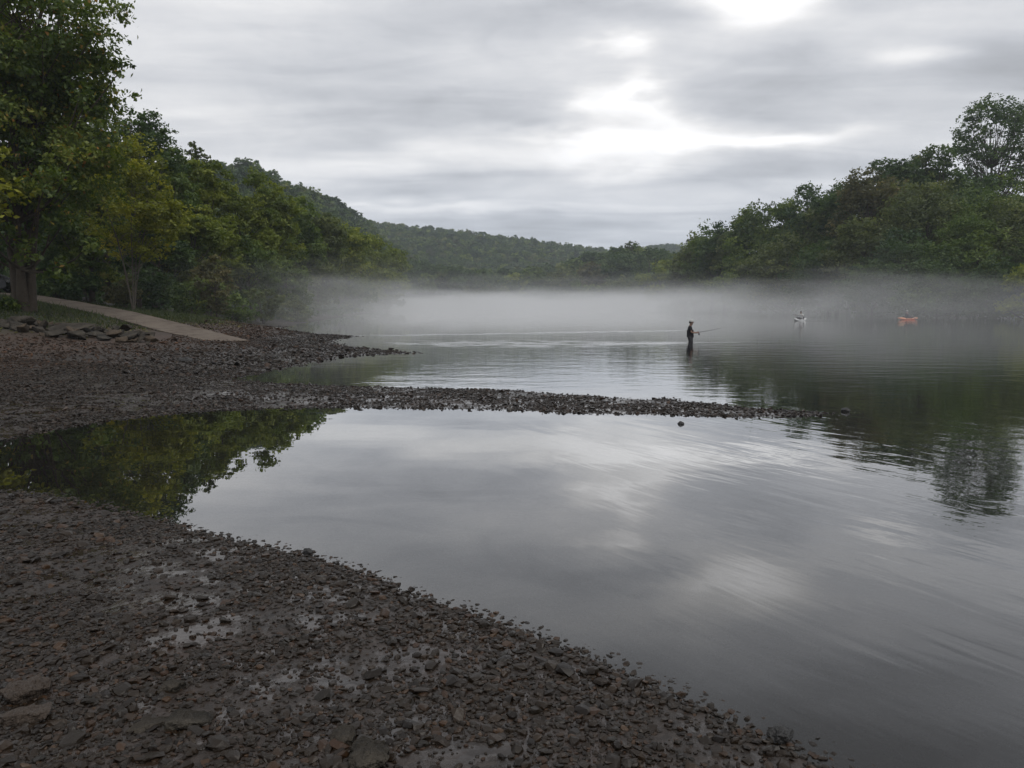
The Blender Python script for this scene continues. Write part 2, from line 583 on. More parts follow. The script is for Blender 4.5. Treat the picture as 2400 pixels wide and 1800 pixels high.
m_stone, t = new_mat('wet_river_stone')
geo = t.n('ShaderNodeNewGeometry')
rnd = geo.outputs['Random Per Island']
pos = geo.outputs['Position']
Zs = t.sep(pos)[2]
sc = t.ramp(rnd, [(0.0, (0.012, 0.0105, 0.0085)), (0.25, (0.021, 0.0185, 0.0145)), (0.45, (0.028, 0.024, 0.018)), (0.62, (0.017, 0.017, 0.014)),
                  (0.84, (0.040, 0.034, 0.026)), (0.95, (0.050, 0.033, 0.021)), (1.0, (0.080, 0.062, 0.044))])
nb = t.noise(pos, 40, 5, 0.65)
sc = t.vm('MULTIPLY', sc, (0.70, 0.60, 0.51))
sc = t.mix(t.m('MULTIPLY', nb, 0.6), sc, t.vm('MULTIPLY', sc, (0.55, 0.52, 0.5)))
patchn = t.noise(pos, 0.7, 3, 0.5)
dry = t.smooth(t.m('ADD', Zs, t.m('MULTIPLY', patchn, 0.20)), 0.26, 0.46)
sc = t.vm('MULTIPLY', sc, (1.10, 0.97, 0.86))
sc = t.mix(dry, sc, t.vm('MULTIPLY', sc, (1.85, 1.58, 1.42)))
rg = t.m('MULTIPLY_ADD', dry, 0.28, t.m('MULTIPLY_ADD', nb, 0.25, 0.22))
finish(t, principled(t, sc, rg, t.bump(nb, 0.6, 0.006), 0.27))


def scatter(pts, size, protos, rng, tilt, sink):
    Vs, Fs = [], []
    off = 0
    for (x, y, z), s in zip(pts, size):
        V, F = protos[int(rng.integers(len(protos)))]
        a = rng.uniform(0, 2 * math.pi)
        tx, ty = rng.normal(0, tilt, 2)
        Mx = np.array(Matrix.Rotation(a, 3, 'Z') @ Matrix.Rotation(tx, 3, 'X') @ Matrix.Rotation(ty, 3, 'Y'))
        Vw = (V * (s * np.array((1, rng.uniform(0.75, 1.25), rng.uniform(0.8, 1.2))))) @ Mx.T
        Vw = Vw + (x, y, z + s * sink)
        Vs.append(Vw); Fs.append(F + off); off += len(V)
    return np.concatenate(Vs), np.concatenate(Fs)


def sample_land(rng, x0, x1, y0, y1, dens, dmin, dmax, fov=0.78, pad=1.2, keep=None):
    n = int((x1 - x0) * (y1 - y0) * dens)
    x = rng.uniform(x0, x1, n); y = rng.uniform(y0, y1, n)
    k = np.abs(x) < fov * y + pad
    x, y = x[k], y[k]
    d = shore_dist(x, y)
    k = (d > dmin) & (d < dmax)
    x, y, d = x[k], y[k], d[k]
    if keep is not None:
        k = keep(x, y, d, rng)
        x, y, d = x[k], y[k], d[k]
    return np.stack([x, y, ground(x, y, d)], 1), d


def on_ramp(x, y):
    r = np.zeros(np.shape(x), bool)
    poly = [a[:2] for a in RAMP_N] + [a[:2] for a in RAMP_F[::-1]]
    return inside(np.asarray(x), np.asarray(y), np.array(poly))


def patchy(x, y, d, rng):
    # bare wet mud patches between the stones
    f = np.sin(x * 1.9 + 0.8 * np.sin(y * 1.3)) * np.sin(y * 1.6 + 0.9 * np.sin(x * 1.1 + 2)) + 0.45 * np.sin(x * 5.1 - y * 3.3) * np.sin(y * 4.7)
    g2 = np.sin(x * 2.7 + 1.7 * np.sin(y * 2.3)) * np.sin(y * 3.1 + 1.1 * np.sin(x * 1.9))
    p = np.where(f > 0.42, 0.22, 1.0)
    p = np.where((d > 0.1) & (d < 2.1) & (g2 > 0.25), np.minimum(p, 0.40), p)
    p = np.where((d < -0.3) & (y > 9), 0.0, p)
    p = np.where(d < 0.0, np.maximum(np.clip(1.0 + d / 0.45, 0.0, 1) * 0.5, 0.16), p)
    return rng.uniform(0, 1, x.shape) < p


rng = np.random.default_rng(5)
parts = []
p, d = sample_land(rng, -8, 5, 2.2, 9.2, 2400, -1.8, 9, keep=patchy)
s = np.exp(rng.normal(math.log(0.0235), 0.52, len(p))).clip(0.010, 0.12)
s = np.where(d[:len(s)] < 0.05, np.minimum(s, 0.05), s)
parts.append(scatter(p, s, STONES, rng, 0.20, 0.07))
p, d = sample_land(rng, -16, 9, 9.0, 22, 520, -0.3, 14, keep=lambda x, y, d, r: patchy(x, y, d, r) & (d < 7 + 3 * r.uniform(size=d.shape)))
s = np.exp(rng.normal(math.log(0.042), 0.40, len(p))).clip(0.02, 0.18)
parts.append(scatter(p, s, STONES_LO, rng, 0.22, 0.10))
p, d = sample_land(rng, -30, 0, 20, 62, 95, -0.5, 13, keep=lambda x, y, d, r: ~((x < -13.2 - (y - 28) * .25) & (y > 27.9) & (x / y < -.44)) & ((d > 0.12) | (r.uniform(size=d.shape) < .25)) & (ground(x, y, d) < 0.62 + 0.35 * r.uniform(size=d.shape)) & (~on_ramp(x, y) | ((y < 34.2) & (r.uniform(size=d.shape) < .35))) & (r.uniform(size=d.shape) < np.where(d < 5, 1, .6)))
s = np.exp(rng.normal(math.log(0.072), 0.45, len(p))).clip(0.03, 0.36)
parts.append(scatter(p, s, STONES_LO, rng, 0.2, 0.12))
Vs, Fs, off = [], [], 0
for V_, F_ in parts:
    Vs.append(V_); Fs.append(F_ + off); off += len(V_)
gravel = mesh_np('gravel', np.concatenate(Vs), np.concatenate(Fs), m_stone)
tag(gravel, 'dark wet flat river gravel covering the shore and the long spit', 'gravel', kind='stuff')

# single rocks one can point at
m_slab, t = new_mat('grey_rock')
co = t.n('ShaderNodeTexCoord').outputs['Object']
oi = t.n('ShaderNodeObjectInfo').outputs['Random']
na = t.noise(co, 3.0, 6, 0.65); nb = t.noise(co, 18, 5, 0.6)
c = t.ramp(na, [(0.36, (0.012, 0.011, 0.009)), (0.5, (0.036, 0.032, 0.026)), (0.66, (0.072, 0.063, 0.050))])
c = t.mix(t.m('MULTIPLY', oi, 0.5), c, (0.05, 0.04, 0.03))
finish(t, principled(t, c, 0.75, t.bump(t.m('ADD', na, t.m('MULTIPLY', nb, 0.5)), 1.0, 0.09), 0.2))
m_brownrock = simple_mat('brown_wet_rock', (0.045, 0.031, 0.021), 0.5, 0.4, 20, 0.45, 0.02)
m_tanrock = simple_mat('tan_rock', (0.070, 0.052, 0.036), 0.85, 0.5, 6, 0.3, 0.05)
m_palerock = simple_mat('pale_rock', (0.30, 0.29, 0.27), 0.8, 0.3, 5, 0.3, 0.04)
m_darkrock = simple_mat('black_wet_rock', (0.016, 0.015, 0.014), 0.4, 0.4, 8, 0.5, 0.03)


ROCK_TEX = []
for sc_, nm in ((0.09, 'coarse_rock'), (0.025, 'fine_rock')):
    tx_ = bpy.data.textures.new(nm, 'CLOUDS'); tx_.noise_scale = sc_; tx_.noise_depth = 3
    ROCK_TEX.append(tx_)


def rock(name, label, x, y, size, rng, mat, group=None, rz=None, tilt=(0, 0), sink=0.15, cat='rock', n=30, zabs=None, rough=False):
    V, F = hull_stone(rng, n, 1.0)
    V = V * np.array(size) / np.array((1, 0.72, 1.0))
    Mx = np.array(Matrix.Rotation(rng.uniform(0, 6.28) if rz is None else rz, 3, 'Z') @ Matrix.Rotation(tilt[0], 3, 'X') @ Matrix.Rotation(tilt[1], 3, 'Y'))
    V = V @ Mx.T
    z = gz(x, y) if zabs is None else zabs
    o = mesh_np(name, V, F, mat, loc=(x, y, z + size[2] * (0.5 - sink)))
    if rough:
        sb_ = o.modifiers.new('fine', 'SUBSURF'); sb_.subdivision_type = 'SIMPLE'; sb_.levels = sb_.render_levels = 4
        for tx, st in ((ROCK_TEX[0], .22), (ROCK_TEX[1], .10)):
            dm = o.modifiers.new('rough', 'DISPLACE'); dm.texture = tx; dm.strength = min(size) * st * 2; dm.mid_level = 0.5; dm.texture_coords = 'GLOBAL'
        return tag(o, label, cat, group)
    bv = o.modifiers.new('bevel', 'BEVEL'); bv.width = min(size) * 0.05; bv.segments = 1; bv.limit_method = 'ANGLE'
    tag(o, label, cat, group)
    return o


rr = np.random.default_rng(21)
NEARROCKS = [
    ('brown triangular rock, largest stone at the left edge of the near shore', 62, 1502, (0.24, 0.17, 0.10), m_brownrock),
    ('flat brown slab just below the brown triangular rock', 50, 1552, (0.24, 0.16, 0.07), m_brownrock),
    ('rounded dark grey cobble lying alone amid small gravel', 372, 1490, (0.13, 0.11, 0.07), m_slab),
    ('pitted flat grey stone, widest in the lower gravel', 408, 1562, (0.22, 0.14, 0.07), m_slab),
    ('long thin grey stone beside the pitted flat stone', 330, 1568, (0.21, 0.09, 0.045), m_slab),
    ('smooth angular grey stone pointing up at the bottom edge of the photo', 795, 1640, (0.25, 0.17, 0.10), m_slab),
    ('squat mossy block of stone standing right at the near waterline', 1688, 1592, (0.15, 0.10, 0.075), m_darkrock),
    ('pair-like grey stone with a pale top low in the gravel', 742, 1598, (0.17, 0.11, 0.07), m_slab),
    ('small black stone standing in the pool just off the near shore', 664, 1193, (0.10, 0.07, 0.06), m_darkrock),
]
for lab, px, py, sz, mt in NEARROCKS:
    x, y = P(px, py, 0.1)
    z = gz(x, y)
    x, y = P(px, py, z)
    rock('rock', lab, x, y, sz, rr, mt, rough=True, sink=0.28, tilt=(rr.normal(0, .08), rr.normal(0, .08)))
x, y = P(400, 770, 0.3)
rock('boulder', 'low black boulder alone on the brown gravel below the boat ramp', x, y, (0.46, 0.3, 0.17), rr, m_darkrock, sink=0.2, rz=0.1, cat='boulder')
x, y = P(1471, 916, 0.0)
rock('rock', 'small dark stone poking out of the pool below the spit', x, y, (0.12, 0.09, 0.10), rr, m_darkrock, sink=0.5, zabs=0.0)
x, y = P(1826, 889, 0.0)
rock('rock', 'dark stone standing in the water past the tip of the spit', x, y, (0.18, 0.13, 0.14), rr, m_darkrock, sink=0.45, zabs=0.0)
x, y = P(602, 710.5, 0.05)
rock('rock', 'pale flat slab at the far shore where the mist begins', x - 0.3, y - 0.5, (1.3, 0.9, 0.22), rr, m_palerock, sink=0.2, rz=0.2)
for k, (px, py, Y, w_, lab) in enumerate([(190, 645, 55, 0.7, 'small pale boulder left of a larger one on grass behind the ramp'), (224, 645, 55, 0.95, 'larger peaked pale boulder on grass behind the ramp'),
                                          (243, 651, 54, 0.6, 'low pale stone right of the peaked pale boulder')]):
    rock('boulder', lab, AX(px, Y), Y, (w_, w_ * .7, w_ * 0.75), rr, m_palerock, 'pale boulders on the grass behind the ramp', cat='boulder')

# riprap: slabs heaped on the bank below the big tree
RIP = [  # px, py, width px, aspect(h), Y, kind, label
    (48, 708, 62, .55, 31.5, 0, 'big dark domed slab at the left end of the riprap'),
    (150, 722, 110, .22, 30.5, 0, 'broadest sloping slab in the middle of the riprap'),
    (205, 712, 50, .3, 31.0, 0, 'dark slab leaning against the broadest slab'),
    (258, 707, 30, .6, 31.6, 0, 'upright dark block with a flat top in the riprap'),
    (247, 715, 46, .5, 30.8, 1, 'brownish angular slab before the upright dark block'),
    (322, 724, 44, .35, 30.2, 1, 'tan slab at the right end of the riprap'),
    (80, 680, 26, .5, 34.0, 1, 'tan pointed rock beside the roots of the big tree'),
    (110, 685, 22, .45, 33.6, 1, 'small tan rock under the ramp edge, above the riprap'),
    (180, 683, 20, .5, 34.0, 1, 'small tan rock on the leaf litter near the ramp'),
    (112, 737, 52, .28, 29.4, 0, 'flat slab lying at the foot of the broadest slab'),
    (20, 722, 34, .4, 30.2, 0, 'dark slab below the big domed slab'),
    (85, 725, 30, .45, 30.0, 0, 'small dark slab between the domed slab and the broadest slab'),
    (290, 722, 26, .5, 30.4, 0, 'dark block left of the tan end slab'),
    (226, 733, 40, .35, 29.6, 0, 'low dark slab in the bottom row of the riprap'),
    (178, 738, 28, .4, 29.3, 0, 'small low slab at the very foot of the riprap'),
    (262, 738, 30, .35, 29.4, 1, 'thin brown slab at the riprap foot nearest the ramp'),
    (130, 700, 32, .45, 32.3, 0, 'grey slab in the upper row of the riprap'),
    (172, 698, 26, .5, 32.6, 0, 'small grey block in the upper row of the riprap'),
    (300, 706, 22, .5, 32.0, 0, 'small grey block close under the ramp'),
]
for px, py, wp, asp, Y, kd, lab in RIP:
    Y -= 1.0
    x = AX(px, Y); wm = wp / FPX * Y
    o = rock('rock', lab, x, Y, (wm * 1.05, wm * 0.75, max(.28, wm * asp)), rr, (m_slab, m_tanrock)[kd], 'riprap slabs below the big tree', rz=rr.uniform(-.4, .4),
             tilt=(rr.uniform(0.0, 0.3), rr.normal(0, .12)), sink=0.10, cat='rock', n=12)
for k in range(110):
    Y = rr.uniform(28.0, 32.8); px = rr.uniform(-70, 335 - (Y - 28) * 6)
    wm = rr.uniform(0.25, 0.95) if k % 3 else rr.uniform(.2, .4)
    rock('rock', 'small broken grey rock wedged between the riprap slabs', AX(px, Y), Y, (wm, wm * 0.7, wm * rr.uniform(.30, .55)), rr, m_slab if k % 5 else m_tanrock, 'small riprap rocks',
         tilt=(rr.normal(0.1, .25), rr.normal(0, .25)), sink=0.08, n=10)

# ------------------------------------------------------------------ boat ramp
m_conc, t = new_mat('worn_concrete')
pos = t.n('ShaderNodeNewGeometry').outputs['Position']
na = t.noise(pos, 0.8, 6, 0.65); nb = t.noise(pos, 9, 5, 0.6)
c = t.ramp(na, [(0.3, (0.105, 0.084, 0.066)), (0.55, (0.155, 0.130, 0.104)), (0.75, (0.21, 0.185, 0.155))])
c = t.mix(t.m('MULTIPLY', nb, 0.5), c, (0.11, 0.082, 0.062))
c = t.mix(t.smooth(t.noise(pos, 1.6, 8, 0.72), 0.47, 0.62), c, (0.062, 0.045, 0.034))
c = t.mix(t.n('ShaderNodeAttribute', attribute_name='tone').outputs['Fac'], c, (0.03, 0.025, 0.02))
finish(t, principled(t, c, 0.8, t.bump(nb, 0.5, 0.02), 0.3))


def resample(pts, n):
    pts = np.array(pts); s = np.r_[0, np.cumsum(np.linalg.norm(np.diff(pts, axis=0), axis=1))]
    q = np.linspace(0, s[-1], n)
    return np.stack([np.interp(q, s, pts[:, i]) for i in range(3)], 1)


sN = [0.0]
for q in np.arange(2.4, 46, 2.4):
    sN += [q - 1.2, q - 0.025, q + 0.025]
sN = np.array(sN) / sN[-1]


def along(pts, frac):
    pts = np.array(pts); ss = np.r_[0, np.cumsum(np.linalg.norm(np.diff(pts, axis=0), axis=1))]
    return np.stack([np.interp(frac * ss[-1], ss, pts[:, i]) for i in range(3)], 1)


NR = len(sN)
a = along(RAMP_N, sN); b = along(RAMP_F, sN)
jr = np.random.default_rng(2)
a[:, :2] += jr.normal(0, .025, (NR, 2)); b[:, :2] += jr.normal(0, .025, (NR, 2))
up = np.array((0, 0, 0.05)); dn = np.array((0, 0, -0.20))
V_ = np.concatenate([a + up, b + up, b + dn, a + dn])
F_ = []
for i in range(NR - 1):
    for k in range(4):
        k2 = (k + 1) % 4
        F_.append((k * NR + i, k2 * NR + i, k2 * NR + i + 1, k * NR + i + 1))
F_.append((0, NR, 2 * NR, 3 * NR)); F_.append((NR - 1, 4 * NR - 1, 3 * NR - 1, 2 * NR - 1))
jt = np.zeros(len(F_)); jt[np.arange(2, NR - 1, 3).repeat(4) * 4 + np.tile(np.arange(4), len(np.arange(2, NR - 1, 3)))] = 1
ramp_o = mesh_np('boat_ramp', V_, F_, m_conc, tone=jt)
tag(ramp_o, 'pale concrete boat ramp sloping down past the big tree to the gravel', 'boat ramp')


# ------------------------------------------------------------------ trees
def leaf_mat(name, dark, mid, light, accent=None):
    m, t = new_mat(name)
    at = t.n('ShaderNodeAttribute', attribute_name='tone').outputs['Fac']
    stops = [(0.0, dark), (0.5, mid), (0.9, light)]
    if accent: stops.append((1.0, accent))
    c = t.ramp(at, stops)
    df = t.n('ShaderNodeBsdfDiffuse'); t.put(df.inputs['Color'], c)
    tl = t.n('ShaderNodeBsdfTranslucent'); t.put(tl.inputs['Color'], t.vm('MULTIPLY', c, (1.3, 1.35, 0.7)))
    gl = t.n('ShaderNodeBsdfGlossy'); t.put(gl.inputs['Color'], (.9, .95, 1)); t.put(gl.inputs['Roughness'], 0.55)
    s = t.mixs(0.40, df.outputs[0], tl.outputs[0])
    finish(t, t.mixs(0.025, s, gl.outputs[0]))
    return m


LM = {
    'syc': leaf_mat('sycamore_leaves', (0.030, 0.058, 0.008), (0.080, 0.118, 0.014), (0.180, 0.205, 0.026), (0.30, 0.14, 0.02)),
    'dark': leaf_mat('dark_leaves', (0.022, 0.048, 0.014), (0.052, 0.092, 0.023), (0.105, 0.150, 0.036)),
    'green': leaf_mat('green_leaves', (0.036, 0.066, 0.012), (0.092, 0.138, 0.024), (0.175, 0.220, 0.042)),
    'olive': leaf_mat('olive_leaves', (0.046, 0.062, 0.020), (0.098, 0.122, 0.038), (0.180, 0.200, 0.062)),
    'yellow': leaf_mat('yellowing_leaves', (0.085, 0.105, 0.010), (0.200, 0.215, 0.018), (0.36, 0.34, 0.030), (0.40, 0.24, 0.03)),
    'lime': leaf_mat('lime_leaves', (0.062, 0.095, 0.012), (0.150, 0.185, 0.022), (0.270, 0.290, 0.040)),
    'grass': leaf_mat('short_grass', (0.020, 0.030, 0.008), (0.045, 0.062, 0.016), (0.080, 0.090, 0.026)),
    'brown': leaf_mat('browning_leaves', (0.050, 0.054, 0.022), (0.105, 0.102, 0.040), (0.180, 0.155, 0.060)),
}
m_bark = simple_mat('grey_brown_bark', (0.075, 0.060, 0.046), 0.9, 0.45, 3.5, 0.2, 0.05)
m_palebark = simple_mat('pale_bark', (0.11, 0.094, 0.076), 0.85, 0.45, 2.5, 0.2, 0.03)


def tube(path, radii, k=6):
    path = np.array(path, float); n = len(path)
    Vt = []
    for i in range(n):
        tng = path[min(i + 1, n - 1)] - path[max(i - 1, 0)]
        tng /= np.linalg.norm(tng) + 1e-9
        ref = np.array((1, 0, 0)) if abs(tng[0]) < 0.8 else np.array((0, 1, 0))
        u = np.cross(tng, ref); u /= np.linalg.norm(u); v = np.cross(tng, u)
        for j in range(k):
            an = 2 * math.pi * j / k
            Vt.append(path[i] + radii[i] * (math.cos(an) * u + math.sin(an) * v))
    Ft = []
    for i in range(n - 1):
        for j in range(k):
            Ft.append((i * k + j, i * k + (j + 1) % k, (i + 1) * k + (j + 1) % k, (i + 1) * k + j))
    return np.array(Vt), np.array(Ft)


class Acc:
    def __init__(self): self.V, self.F, self.o = [], [], 0
    def add(self, V, F): self.V.append(V); self.F.append(np.asarray(F) + self.o); self.o += len(V)
    def out(self): return np.concatenate(self.V), np.concatenate(self.F)


def bend(p0, p1, rng, n=5, sag=0.12, rise=0.15):
    p0 = np.array(p0, float); p1 = np.array(p1, float)
    L = np.linalg.norm(p1 - p0)
    off = rng.normal(0, sag * L, 3) * (1, 1, 0.5); off[2] -= rise * L
    q = []
    for i in range(n):
        s_ = i / (n - 1)
        q.append(p0 + (p1 - p0) * s_ + off * 4 * s_ * (1 - s_) * 0.5)
    return q


def leaves(centers, radii, n, size, rng, flat=0.75, tone0=None, lobed=False):
    """leaf faces gathered in clumps, denser on each clump's upper outside"""
    nc = len(centers)
    wgt = radii ** 2; wgt = wgt / wgt.sum()
    ci = rng.choice(nc, n, p=wgt)
    M = 16                                        # sprays in each clump
    mv = rng.normal(size=(nc, M, 3)); mv /= np.linalg.norm(mv, axis=2)[..., None]
    an = rng.uniform(0.75, 1.3, (nc, 1, 3)) * (1, 1, flat)
    mc = mv * (rng.uniform(0, 1, (nc, M, 1)) ** 0.35) * an
    ms = rng.uniform(0.20, 0.42, (nc, M))
    mi = rng.integers(0, M, n)
    v = mv[ci, mi] * 0.6 + rng.normal(0, 0.45, (n, 3)); v /= np.linalg.norm(v, axis=1)[:, None]
    pos = centers[ci] + (mc[ci, mi] + rng.normal(0, 0.55, (n, 3)) * ms[ci, mi][:, None] * (1, 1, .6)) * radii[ci][:, None]
    nr = 0.75 * v + rng.normal(0, 0.50, (n, 3)) + (0, 0, 0.45)
    nr /= np.linalg.norm(nr, axis=1)[:, None]
    ref = rng.normal(size=(n, 3))
    a = np.cross(nr, ref); a /= np.linalg.norm(a, axis=1)[:, None]
    b = np.cross(nr, a)
    sz = size * rng.uniform(0.55, 1.45, n)
    l, wd = sz[:, None] * 0.62, sz[:, None] * rng.uniform(0.30, 0.52, (n, 1))
    cup = nr * sz[:, None] * rng.uniform(-0.12, 0.18, (n, 1))
    sk = rng.uniform(-0.25, 0.25, (n, 1)) * l
    V = np.stack([pos - a * l, pos + b * wd + a * sk + cup, pos + a * l * 1.05, pos - b * wd * rng.uniform(0.7, 1.1, (n, 1)) + a * sk + cup], 1).reshape(-1, 3)
    F = np.arange(4 * n).reshape(n, 4)
    tc = rng.normal(0.45, 0.15, nc) if tone0 is None else tone0
    tone = np.clip(tc[ci] + rng.normal(0, 0.10, (nc, M))[ci, mi] + rng.normal(0, 0.10, n), 0, 0.93)
    return V, F, tone, pos


def tree(name, label, x, y, H, W, kind, rng, leaf=0.28, n=9000, clumps=46, base=0.16, stems=1, bark=None, group=None, trunk_r=None,
         sparse=1.0, shape=1.0, lean=(0, 0), accent=0.0, cat='tree', crown_off=(0, 0), top_power=1.0, extra=None):
    z0 = gz(x, y)
    root = thing(name, label, cat, (x, y, z0 - 0.1), 0, group)
    bark = bark or m_bark
    trunk_r = trunk_r or 0.014 * H + 0.02
    # clumps
    c = []
    zc, rz_ = H * (1 + base) / 2, H * (1 - base) / 2
    while len(c) < clumps:
        v = rng.normal(size=3); v /= np.linalg.norm(v)
        r = rng.uniform(0.25, 1) ** 0.5
        q = v * r
        wfac = 1.0
        if q[2] > 0: wfac = (1 - q[2] ** 2 * 0.15) ** top_power
        c.append((crown_off[0] + q[0] * W / 2 * 0.84 * wfac, crown_off[1] + q[1] * W / 2 * 0.84 * wfac, zc + q[2] * rz_ * 0.90))
    c = np.array(c)
    cr = rng.uniform(0.11, 0.21, clumps) * W * shape
    c[:, 2] = np.minimum(c[:, 2], H - cr * 0.55)
    if extra is not None:
        c = np.concatenate([c, np.array(extra)[:, :3]]); cr = np.r_[cr, np.array(extra)[:, 3]]
    # little sprigs beyond the outline
    ns = max(6, clumps // 3)
    si = rng.choice(len(c), ns)
    dv = rng.normal(size=(ns, 3)); dv[:, 2] = np.abs(dv[:, 2]) * 0.8; dv /= np.linalg.norm(dv, axis=1)[:, None]
    sp = c[si] + dv * cr[si][:, None] * 1.15
    sp[:, 2] = np.minimum(sp[:, 2], H + 0.01 * H)
    call = np.concatenate([c, sp]); rall = np.concatenate([cr, cr[si] * 0.38])
    tone0 = np.clip(rng.normal(0.45, 0.17, len(call)), 0.05, 0.9)
    V, F, tn, pos = leaves(call, rall, int(n * sparse), leaf, rng, tone0=tone0)
    if accent:
        k = rng.uniform(size=len(tn)) < accent
        tn[k] = rng.uniform(0.93, 1.0, k.sum())
    # make the crown reach exactly the height and width asked for
    kz = H / np.percentile(pos[:, 2], 99.7)
    kx = 1.0 if extra is not None else (W / 2) / max(.1, np.percentile(np.abs(pos[:, :2] - np.array(crown_off)), 98.5))
    V = V * (kx, kx, kz); c = c * (kx, kx, kz)
    # trunk and limbs
    A = Acc()
    starts = []
    for s_ in range(stems):
        if stems == 1:
            b0 = np.zeros(3); tipx = rng.normal(0, 0.05 * W, 2)
        else:
            an = 2 * math.pi * s_ / stems + rng.uniform(0, .8)
            b0 = np.array((math.cos(an), math.sin(an), 0)) * trunk_r * 1.1
            tipx = np.array((math.cos(an), math.sin(an))) * W * (0.26 if stems < 5 else 0.40) + rng.normal(0, .03 * W, 2)
        tip = np.array((crown_off[0] + tipx[0] + lean[0] * H, crown_off[1] + tipx[1] + lean[1] * H, H * rng.uniform(0.80, 0.9)))
        nseg = 9
        ph = rng.uniform(0, 6.28, 2)
        path = [b0 + (tip - b0) * (i / (nseg - 1)) * np.array(((i / (nseg - 1)) ** 0.4,) * 2 + (1,))
                + np.array((math.sin(i * 1.3 + ph[0]), math.sin(i * 1.1 + ph[1]), 0)) * 0.012 * H * (i / nseg) for i in range(nseg)]
        rad = [trunk_r * (1.5 if i == 0 else 1.0) * (1 - 0.86 * i / (nseg - 1)) for i in range(nseg)]
        A.add(*tube(path, rad, 8))
        starts.append((path, rad))
    for q, r_ in zip(c, cr):
        path, rad = starts[int(rng.integers(stems))]
        hz = np.clip((q[2] - 0.45 * math.hypot(q[0], q[1])) / H, 0.10 if H < 19 else 0.24, 0.75)
        i = min(len(path) - 2, int(hz * (len(path) - 1)))
        p0 = path[i]
        r0 = min(rad[i] * 0.55, trunk_r * 0.4)
        A.add(*tube(bend(p0, q, rng), [r0, r0 * .8, r0 * .6, r0 * .42, r0 * .2], 5))
    Vt, Ft = A.out()
    mesh_np('trunk', Vt, Ft, bark, root, smooth=True)
    mesh_np('crown', V, F, LM[kind], root, tone=tn)
    return root


GR_L = 'trees along the left bank'
GR_R = 'trees along the right bank'
GR_C = 'trees across the river at the bend'
rt = np.random.default_rng(77)


def place(label, px, ytop, wpx, Y, kind, group, **kw):
    x = AX(px, Y)
    z = gz(x, Y)
    H = max(0.7, (HORIZON - ytop) / FPX * Y + EYE - z + 0.1)
    W = wpx / FPX * Y
    kw.setdefault('leaf', max(0.14, 0.0024 * Y))
    area = H * W
    kw.setdefault('n', int(np.clip(area * 3.4 / (kw['leaf'] ** 2 * 0.38), 2500, 22000)))
    kw.setdefault('clumps', int(np.clip(area * 0.45, 26, 60)))
    return tree(kw.pop('name', 'tree'), label, x, Y, H, W, kind, rt, group=group, **kw)


# the big sycamore with its cluster of trunks
SX, SY = -23.8, 38.0
ex = []
for (px, py, r_) in [(262, 135, .55), (240, 120, .6), (282, 172, .45), (215, 110, .8), (225, 230, .7), (250, 265, .7), (190, 90, .8), (175, 60, .9), (200, 170, .9),
                     (130, 560, .8), (165, 590, .75), (120, 480, 1.0), (180, 500, .9), (215, 540, .7), (20, 480, 1.1), (60, 500, 1.1), (95, 440, 1.2), (30, 400, 1.2), (140, 430, 1.2), (75, 530, .8), (200, 430, 1.0), (230, 380, 1.0), (105, 360, 1.3)]:
    ex.append(((px - CX) / FPX * SY - SX, rt.normal(-1.2, .8), EYE + (HORIZON - py) / FPX * SY - 1.44, r_))
sz = gz(SX, SY)
tree('sycamore_tree', 'huge dark sycamore with a cluster of trunks standing at the top of the riprap', SX, SY, 20.2, 10.4, 'syc', rt, leaf=0.16, n=74000, clumps=96,
     base=0.14, stems=4, trunk_r=0.21, shape=0.95, accent=0.03, crown_off=(-0.2, 0.6), extra=ex, bark=m_bark)
place('tall sycamore filling the left edge behind the huge one', -60, -60, 330, 46, 'syc', GR_L, name='sycamore_tree', leaf=0.21, n=16000, clumps=60, accent=0.05, base=.36)
place('yellow-leaved branch-laden tree reaching in from the left edge before the trunks', -95, 300, 235, 33, 'yellow', GR_L, leaf=0.17, n=6000, clumps=30, base=.40)
